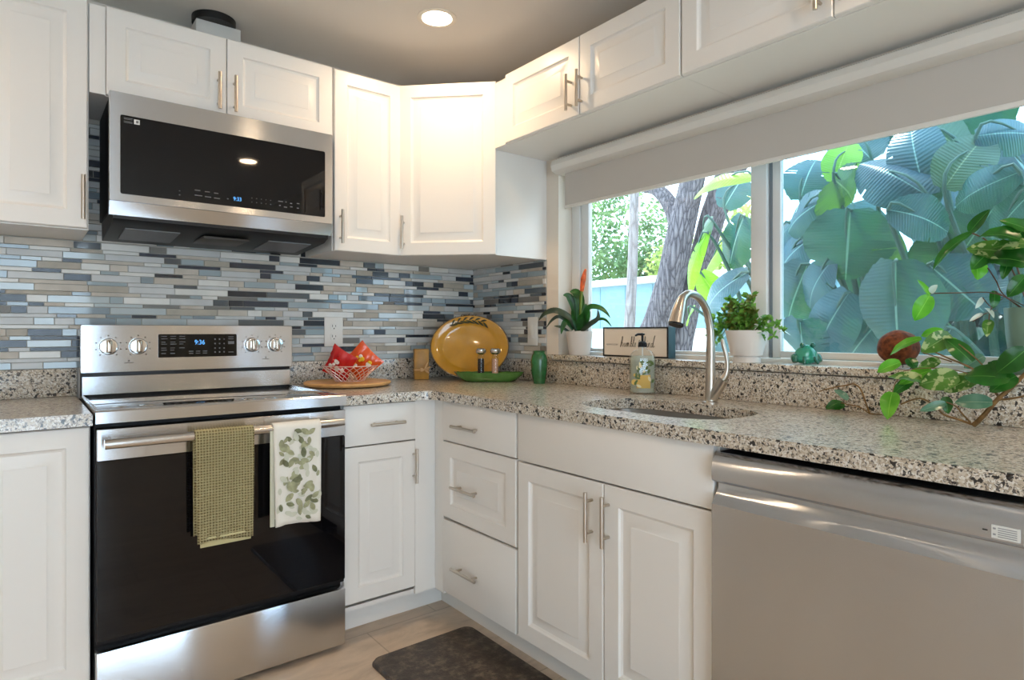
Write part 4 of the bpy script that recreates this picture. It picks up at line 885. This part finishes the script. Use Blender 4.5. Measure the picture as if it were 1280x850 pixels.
BROM= [([(0.035, -0.775, 1.155), (0.01, -0.756, 1.211), (-0.03, -0.709, 1.245), (-0.04, -0.642, 1.234), (-0.04, -0.598, 1.203)], 0.0198), ([(0.035, -0.753, 1.165), (0.01, -0.726, 1.202), (-0.02, -0.713, 1.219), (-0.03, -0.678, 1.202), (-0.03, -0.639, 1.168)], 0.0114), ([(0.035, -0.723, 1.15), (-0.01, -0.718, 1.17), (-0.03, -0.694, 1.176)], 0.0094), ([(0.035, -0.782, 1.155), (0.025, -0.774, 1.252), (0.0, -0.759, 1.309), (-0.02, -0.743, 1.316)], 0.026), ([(0.035, -0.793, 1.201), (0.035, -0.793, 1.288), (0.03, -0.773, 1.327), (0.02, -0.746, 1.333)], 0.0312), ([(0.035, -0.797, 1.155), (0.02, -0.84, 1.225), (0.02, -0.875, 1.257), (0.02, -0.93, 1.253), (0.02, -0.97, 1.232), (0.02, -0.993, 1.21)], 0.0177), ([(0.035, -0.804, 1.152), (0.04, -0.849, 1.18), (0.04, -0.901, 1.209), (0.04, -0.901, 1.249)], 0.0156), ([(0.035, -0.753, 1.16), (-0.0, -0.745, 1.196), (-0.02, -0.74, 1.17), (-0.03, -0.741, 1.139)], 0.0177), ([(0.035, -0.789, 1.155), (0.03, -0.773, 1.227), (0.03, -0.761, 1.268)], 0.0312), ([(0.035, -0.804, 1.155), (0.03, -0.837, 1.225), (0.03, -0.837, 1.276)], 0.0291), ([(0.035, -0.8, 1.155), (0.02, -0.826, 1.21), (0.0, -0.86, 1.234)], 0.0312), ([(0.035, -0.804, 1.152), (0.05, -0.86, 1.195), (0.05, -0.929, 1.204), (0.05, -0.975, 1.172)], 0.0104)]
SPIKE = [(0.035, -0.8, 1.201), (0.035, -0.802, 1.282), (0.035, -0.807, 1.333), (0.035, -0.818, 1.389), (0.035, -0.832, 1.431)]

# ------------------------------------------------------------------ potted plants on the sill
SZ = 1.0455
def strapleaf(mb, pts, w, mi=0, k=5):
    P, _ = catmull([Vector(p) for p in pts], [1]*len(pts), k); vs = []; lc = []; n = len(P)
    for i, p in enumerate(P):
        d = (P[min(i+1, n-1)]-P[max(i-1, 0)]).normalized(); side = d.cross(Vector((-.62,-.78,.25))).normalized(); nn = side.cross(d)
        t = i/(n-1); ww = w/2*(.55+.9*math.sin(PI*min(1, .1+t*.8)))*(1-t**4)+.0008
        for a in (-1, 0, 1): vs.append(p+side*ww*a+nn*abs(a)*ww*.5); lc.append((a, t, 0))
    mb.add(vs, [(i*3+j, i*3+j+1, i*3+j+4, i*3+j+3) for i in range(n-1) for j in (0, 1)], mi, lc)
bp = thing('bromeliad', 'bromeliad with orange-red flower spike in a white pot at the left end of the sill', 'potted plant', (.028, -.800, SZ))
MB().lathe([(.044, 0), (.047, .004), (.060, .104), (.062, .107), (.058, .107), (.055, .090), (.001, .090)], n=36).build('pot', 'potw', bp)
MB().lathe([(.0545, .0905), (.048, .093), (.001, .095)], n=24).build('soil', 'soil', bp)
for i, (pts, w) in enumerate(BROM):
    m_ = MB(); strapleaf(m_, [Vector(p)-Vector((.028,-.800,SZ)) for p in pts], w); m_.build('leaf', 'brom' if i not in (0,1,2,6) else 'brom2', bp, recalc=False, ang=80)
sp = [Vector(p)-Vector((.028,-.800,SZ)) for p in SPIKE]
MB().tube(sp[:4], [.006,.0065,.007,.010], 10, smooth=4).build('flower_stalk', 'spikeg', bp)
MB().tube(sp[2:], [.0085,.0125,.004], 10, smooth=6).build('flower_spike', 'spike', bp)

hp = thing('potted_herb', 'bushy green leafy plant trailing from a pale pot at the window centre post', 'potted plant', (.012, -1.634, SZ))
MB().lathe([(.046, 0), (.046, .016), (.044, .018), (.044, .021), (.052, .024), (.070, .106), (.070, .110), (.066, .110), (.062, .095), (.001, .095)], n=40).build('pot', 'potw', hp)
MB().lathe([(.0615, .0955), (.045, .099), (.001, .102)], n=24).build('soil', 'soil', hp)
rnd = random.Random(12)
def sprig(root, tip, nl, ls, mat, sag=.0, r=.0016):
    root = Vector(root); tip = Vector(tip); m_ = MB(); mid = (root+tip)/2+Vector((0,0,.35*(tip-root).length*(1 if sag else .15)))
    pts = [root, mid, tip]; P, _ = catmull(pts, [1]*3, 6); m_.tube(P, r, 5); st = m_.build('stem', 'herbstem', hp)
    m2 = MB(); k = len(P)
    for j in range(nl):
        t = .25+.75*rnd.random(); p = P[min(k-1, int(t*(k-1)))]
        d = Vector((rnd.uniform(-1,.3), rnd.uniform(-1,1), rnd.uniform(-.6,1))).normalized()
        L_ = ls*rnd.uniform(.7,1.3); q = p+d*L_
        if q.x > .048: q.x = .048
        if q.z < .012: q.z = .012
        m2.leaf(p, q, L_*rnd.uniform(.45,.7), (rnd.uniform(-1,0), rnd.uniform(-.6,.2), rnd.uniform(.3,1)), 0, 4, .12, .2, lance, 1)
    m2.build('leaves', mat, st, recalc=False, ang=80)
for k in range(26):
    a = rnd.uniform(0, 2*PI); e = rnd.uniform(.3, 1)
    sprig((.03*math.cos(a)*.5, .03*math.sin(a), .10), (max(-.06, min(.035, .05*math.cos(a)*e)), .085*math.sin(a)*e, .10+.118*rnd.uniform(.4,1.1)), 24, .022, 'herb' if rnd.random() < .65 else 'herb2')
for (ty, tz, nl) in ((.12,.145,22), (.135,.09,26), (.11,.055,22), (.09,.12,22), (.125,.035,14), (.10,.085,22)): sprig((.0,.03,.11), (rnd.uniform(-.045,-.01), ty, tz), nl, .024, 'herb', 1)
for (ty, tz, nl) in ((-.115,.085,22), (-.135,.115,26), (-.15,.10,22), (-.08,.075,14)): sprig((.0,-.03,.108), (-.02, ty, tz), nl, .020, 'herb', 1)

fg = thing('glass_frog', 'little green glass frog figurine on the sill', 'figurine', (.038, -1.828, SZ), math.radians(-38))
bm = bmesh.new(); bmesh.ops.create_uvsphere(bm, u_segments=28, v_segments=18, radius=1)
for v in bm.verts:
    c_ = v.co; x_, y_, z_ = c_
    z2 = .030+z_*.030+.010*max(0, y_*-1)*.0; k = 1+.18*(z_ < -.2)
    v.co = Vector((x_*.036*k, y_*.027*k, max(.0, z2)+.006*math.exp(-((x_)**2*6+(y_+.5)**2*4))*(z_ > 0)))
m_ = MB(); bm.verts.index_update(); m_.add([v.co[:] for v in bm.verts], [[v.index for v in f.verts] for f in bm.faces]); bm.free()
m_.build('body', 'frog', fg, ang=80)
for s_ in (-1, 1):
    m_ = MB(); m_.lathe([(.001,-.009),(.006,-.0065),(.009,0),(.006,.0065),(.001,.009)], (s_*.017, -.012, .062), 14); m_.build('eye', 'frogdk', fg, ang=80)
    m_ = MB(); m_.tube([(s_*.026,.006,.020), (s_*.036,-.002,.022), (s_*.040,-.012,.008)], [.012,.014,.008], 10, smooth=4); m_.build('leg', 'frogdk', fg, ang=80)
    m_ = MB(); m_.tube([(s_*.016,-.024,.024), (s_*.020,-.031,.010), (s_*.024,-.036,.004)], [.006,.005,.0038], 8, smooth=3); m_.build('leg', 'frogdk', fg, ang=80)
cc = thing('coconut_shell', 'round brown coconut shell on a wire stand on the sill', 'coconut', (.020, -2.105, SZ), math.radians(-30))
bm = bmesh.new(); bmesh.ops.create_icosphere(bm, subdivisions=4, radius=.052)
for v in bm.verts:
    n_ = noise.noise(v.co*40)*.0025; v.co = v.co.normalized()*(.052+n_); v.co.x *= 1.05; v.co.z = v.co.z*.96+.060
bm.verts.index_update(); MB().add([v.co[:] for v in bm.verts], [[v.index for v in f.verts] for f in bm.faces]).build('shell', 'coco', cc, ang=80); bm.free()
m_ = MB(); m_.tube([(.030*math.cos(t), .030*math.sin(t), .0135) for t in (2*PI*k/20 for k in range(21))], .0013, 6)
for a in (.6, 2.7, 4.8): m_.tube([(.030*math.cos(a), .030*math.sin(a), .0135), (.042*math.cos(a), .042*math.sin(a), .006), (.040*math.cos(a), .040*math.sin(a), .0015)], .0013, 6, smooth=3)
m_.build('wire_stand', 'dark', cc)

PM = ['poth', 'poth1', 'poth2', 'poth3', 'poth4']
def vine(name, label, leaves, stems, rads, org, cat='plant', stemmat='stem'):
    c = thing(name, label, cat, org); O = Vector(org); rd = random.Random(3)
    for s_, r_ in zip(stems, rads):
        P = [Vector(p)-O+Vector((rd.uniform(-.01,.0), 0, 0))*(0 if i == 0 else 1) for i, p in enumerate(s_)]
        if org[2] < 1:
            for p in P: p.z = max(p.z, r_*1.02+.0005)
        MB().tube(P, [r_*(1-.45*i/len(P)) for i in range(len(P))], 8, smooth=4).build('stem', stemmat, c)
    for (B, T, w, tone) in leaves:
        dx = rd.uniform(-.03, .008); B = Vector(B)-O; T = Vector(T)-O+Vector((dx,0,0)); T.z = max(T.z, .006 if org[2] < 1 else -9)
        nrm = Vector((-.75+rd.uniform(-.3,.3), -.45+rd.uniform(-.3,.3), .45+rd.uniform(-.2,.3)))
        m_ = MB(); m_.leaf(B, T, w, nrm, 0, 9, rd.uniform(.04,.14), rd.uniform(.1,.45), heart, 3, wave=.03); m_.build('leaf', PM[tone], c, recalc=False, ang=80)
    return c
c = vine('potted_pothos', 'pothos with heart-shaped leaves in a grey-green pot at the right end of the sill', [((a[0], a[1], a[2]), b, w, t) for a, b, w, t in POTHOS_LEAVES], POTHOS_STEMS, [.0016,.0022,.0018,.0022,.002,.0016,.0014,.0014,.0014], (.012, -2.415, SZ), 'potted plant', 'stemr')
MB().lathe([(.046, 0), (.050, .01), (.060, .10), (.064, .165), (.060, .165), (.056, .15), (.001, .15)], n=36).build('pot', 'tealpot', c)
MB().lathe([(.056, .1505), (.05, .154), (.001, .156)], n=20).build('soil', 'soil', c)
vine('pothos_vine', 'pothos vine cutting with a thick brown stem lying on the worktop by the window', VINE_LEAVES, VINE_STEMS, [.0062,.003,.0022,.003,.0018,.003,.0018,.0016,.0018], (-.12, -2.322, .915))
vine('pothos_sprig', 'small thin pothos sprig with a few leaves against the granite upstand', SPRIG_LEAVES, SPRIG, [.0028,.0018,.0018], (-.06, -2.06, .915))

# ------------------------------------------------------------------ garden outside the window
struct('ground', MB().box(.15, 40, -25, 30, -.12, -.10), 'ground')
s = thing('shed', 'pale blue painted shed wall with white roof edge beyond the trees', 'shed', (7.5, 0, -.1))
MB().box(0, 1.9, -1.0, 10.5, 0, 2.16).build('wall', 'shed', s)
mb = MB(); mb.box(-.18, 2.1, -1.15, 10.65, 2.162, 2.29, .01); mb.build('roof', 'fascia', s)
for k in range(16): MB().box(-.014, -.0005, -.6+k*.68, -.588+k*.68, .0, 2.15).build('batten', 'shed', s)
g = thing('garden_wall', 'low white garden wall in front of the blue shed', 'wall', (5.6, 0, -.1))
MB().box(0, .18, .9, 9.0, 0, 1.22).build('masonry', 'gardenwall', g); MB().box(-.03, .21, .88, 9.02, 1.2205, 1.29, .01).build('coping', 'gardenwall', g)

def tree(name, label, loc, trunk, mats, branches=(), crown=None, cmat=None, rnd=None):
    c = thing(name, label, 'tree', loc); O = Vector(loc)
    P = [Vector(p)-O for p, r_ in trunk]; m_ = MB(); m_.tube(P, [r_ for p, r_ in trunk], 18, smooth=6); m_.build('trunk', mats, c, ang=80)
    for br in branches:
        MB().tube([Vector(p)-O for p, r_ in br], [r_ for p, r_ in br], 12, smooth=6).build('branch', mats, c, ang=80)
    if crown:
        m_ = MB(); rnd = rnd or random.Random(1)
        for (cx, cy, cz, rr, n_) in crown:
            for k in range(n_):
                d = Vector((rnd.gauss(0,1), rnd.gauss(0,1), rnd.gauss(0,.8))); d = d.normalized()*rr*rnd.random()**.45
                p = Vector((cx,cy,cz))-O+d; q = p+Vector((rnd.uniform(-1,1), rnd.uniform(-1,1), rnd.uniform(-1,.4))).normalized()*rnd.uniform(.10,.2)
                m_.leaf(p, q, .09, (rnd.uniform(-1,.2), rnd.uniform(-1,1), rnd.uniform(.2,1)), 0, 2, .1, .2, lance, 1)
        m_.build('foliage', cmat, c, recalc=False, ang=80)
    return c
tree('slim_tree', 'slim pale grey tree trunk, leftmost seen through the window', (4.2, 2.60, -.1), [((4.2,2.60,-.1),.085), ((4.2,2.591,.884),.075), ((4.2,2.537,1.245),.072), ((4.2,2.484,2.114),.062), ((4.2,2.458,2.928),.060), ((4.2,2.43,4.2),.05)], 'bark2')
tree('forked_tree', 'thick rough-barked tree forking, in the middle of the left window pane', (3.6, 1.80, -.1), [((3.6,1.90,-.1),.27), ((3.6,1.722,.919),.185), ((3.6,1.588,1.276),.165), ((3.6,1.437,1.709),.150), ((3.6,1.332,2.115),.145), ((3.6,1.270,2.34),.140), ((3.6,1.149,2.759),.125), ((3.6,1.0,3.4),.11), ((3.6,.85,4.6),.09)], 'bark1',
     [[((3.6,1.33,2.20),.085), ((3.6,1.437,2.52),.085), ((3.6,1.632,2.736),.075), ((3.6,1.86,2.832),.07), ((3.6,2.3,3.2),.05)]])
tree('leaning_tree', 'rough-barked trunk leaning right, behind the forked tree', (3.9, 1.62, -.1), [((3.9,1.62,-.1),.16), ((3.9,1.534,.917),.13), ((3.9,1.448,1.278),.12), ((3.9,1.343,1.719),.115), ((3.9,1.219,2.059),.13), ((3.9,1.09,2.433),.135), ((3.9,.898,2.824),.135), ((3.9,.786,3.008),.13), ((3.9,.45,3.9),.11)], 'bark1')
rc = random.Random(8)
tree('leafy_tree', 'sunlit grey-green leafy tree behind the shed, seen at the left of the window', (12, 9.5, -.1), [((12,9.5,-.1),.2), ((12,9.4,2),.16), ((12,9.2,4.5),.1)], 'bark1', (), [(11.3,9.9,3.2,1.1,1500), (11.5,8.6,3.0,.9,1000), (11.4,10.2,4.6,1.1,900), (11.9,8.5,4.1,.8,500), (11.6,8.3,2.7,.7,800), (11.6,9.2,5.4,.9,500)], 'treeleaf', rc)
tree('leafy_tree', 'yellow-green sunlit bushy tree just left of the forked trunk, behind the shed', (10.8, 6.7, -.1), [((10.8,6.7,-.1),.15), ((10.8,6.6,2),.12), ((10.8,6.5,3),.08)], 'bark1', (), [(10.8,6.75,2.7,.75,1000), (10.8,5.6,3.0,.7,600), (10.9,5.0,3.9,.6,300)], 'treeleaf2', rc)

# large-leaved banana plants just outside the glass
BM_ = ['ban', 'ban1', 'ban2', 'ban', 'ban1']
def banana(label, loc, leaves, stalks, seed):
    c = thing('banana_plant', label, 'banana plant', loc, group='banana plants beyond the right window pane' if seed == 99 else None); O = Vector(loc); rd = random.Random(seed)
    for i, (B, T, w, tone) in enumerate(leaves):
        B = Vector(B)-O; T = Vector(T)-O
        nrm = Vector((-.9, -.25+rd.uniform(-.25,.25), .35+rd.uniform(-.3,.3)))
        sl = set()
        for k in range(rd.randint(0, 3)):
            r_ = rd.randint(8, 38); sd = rd.choice([0, 1]); dep = rd.randint(1, 2)
            for q_ in range(dep): sl.add((r_, q_ if sd == 0 else 7-q_))
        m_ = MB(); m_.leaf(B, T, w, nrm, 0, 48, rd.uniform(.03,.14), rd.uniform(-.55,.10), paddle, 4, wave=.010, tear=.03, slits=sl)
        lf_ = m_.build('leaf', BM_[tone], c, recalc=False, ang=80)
        foot = Vector((rd.uniform(.1,.4), rd.uniform(-.2,.2), 0)); mid = (B+foot)/2+Vector((.25, 0, .25)); 
        MB().tube([foot, mid, B, B+(T-B)*.85+Vector((.01,0,0))], [.028,.02,.009,.002], 8, smooth=6).build('leaf_stalk', 'banstem', c)
    for (a, b_, r_) in stalks: MB().tube([Vector(a)-O, Vector(b_)-O], [r_, r_*.7], 10).build('trunk', 'banstem', c)
LO = LEAVES_OUT
def near(y0, y1): return [l for l in LO if y0 <= l[0][1] < y1]
ys = sorted(l[0][1] for l in LO)
cut = [-9, -2.65, -2.1, -1.55, -.7, 9]
rg = random.Random(31)
names = ['banana plant with broad blue-green leaves at the far right of the window', 'banana plant with broad pale-ribbed leaves behind the hanging pothos leaves', 'banana plant with a big drooping leaf, low beside the coconut shell', 'banana plant with tattered leaves just right of the window post', 'banana plant with bright folded young leaves coloured as backlit behind the faucet']
for i in range(5):
    lv = near(cut[i], cut[i+1])
    if not lv: continue
    cy = sum(l[0][1] for l in lv)/len(lv); cx = sum(l[0][0] for l in lv)/len(lv)+.3
    extra = []
    if i < 4:
        for k in range(8):
            B = (cx+rg.uniform(.3,1.1), cy+rg.uniform(-.5,.5), rg.uniform(.7,2.3)); a = rg.uniform(0, 2*PI)
            extra.append((B, (B[0]+rg.uniform(-.2,.3), B[1]+math.cos(a)*.62, B[2]+math.sin(a)*.6-.28), rg.uniform(.36,.52), rg.choice([0,0,0,1,3])))
    banana(names[i], (cx, cy, -.1), lv+extra, [], i)
# dark hedge behind the banana plants
h = thing('hedge', 'dark dense hedge closing the garden behind the banana plants', 'hedge', (4.6, -2.2, -.1))
m_ = MB(); rd = random.Random(77)
for k in range(11000):
    y = rd.uniform(-4.6, 2.6); z = rd.uniform(0, 2.95+.35*math.sin(y*2.3)+.2*math.sin(y*5.1) - (max(0, y+0.2)*.85)); x = rd.uniform(-.45,.5)
    p = Vector((x, y, z)); q = p+Vector((rd.uniform(-1,.3), rd.uniform(-1,1), rd.uniform(-1,.5))).normalized()*rd.uniform(.10,.19)
    m_.leaf(p, q, .10, (-1, rd.uniform(-.7,.7), rd.uniform(0,1)), 0, 2, .1, .2, lance, 1)
m_.build('foliage', 'hedge', h, recalc=False, ang=80)
m_ = MB()
for k in range(14): m_.tube([(0,-4.4+k*.5,0), (.05*math.sin(k),-4.4+k*.5,1.1), (0,-4.3+k*.5,1.9)], [.04,.03,.015], 6)
m_.build('trunk', 'bark1', h)
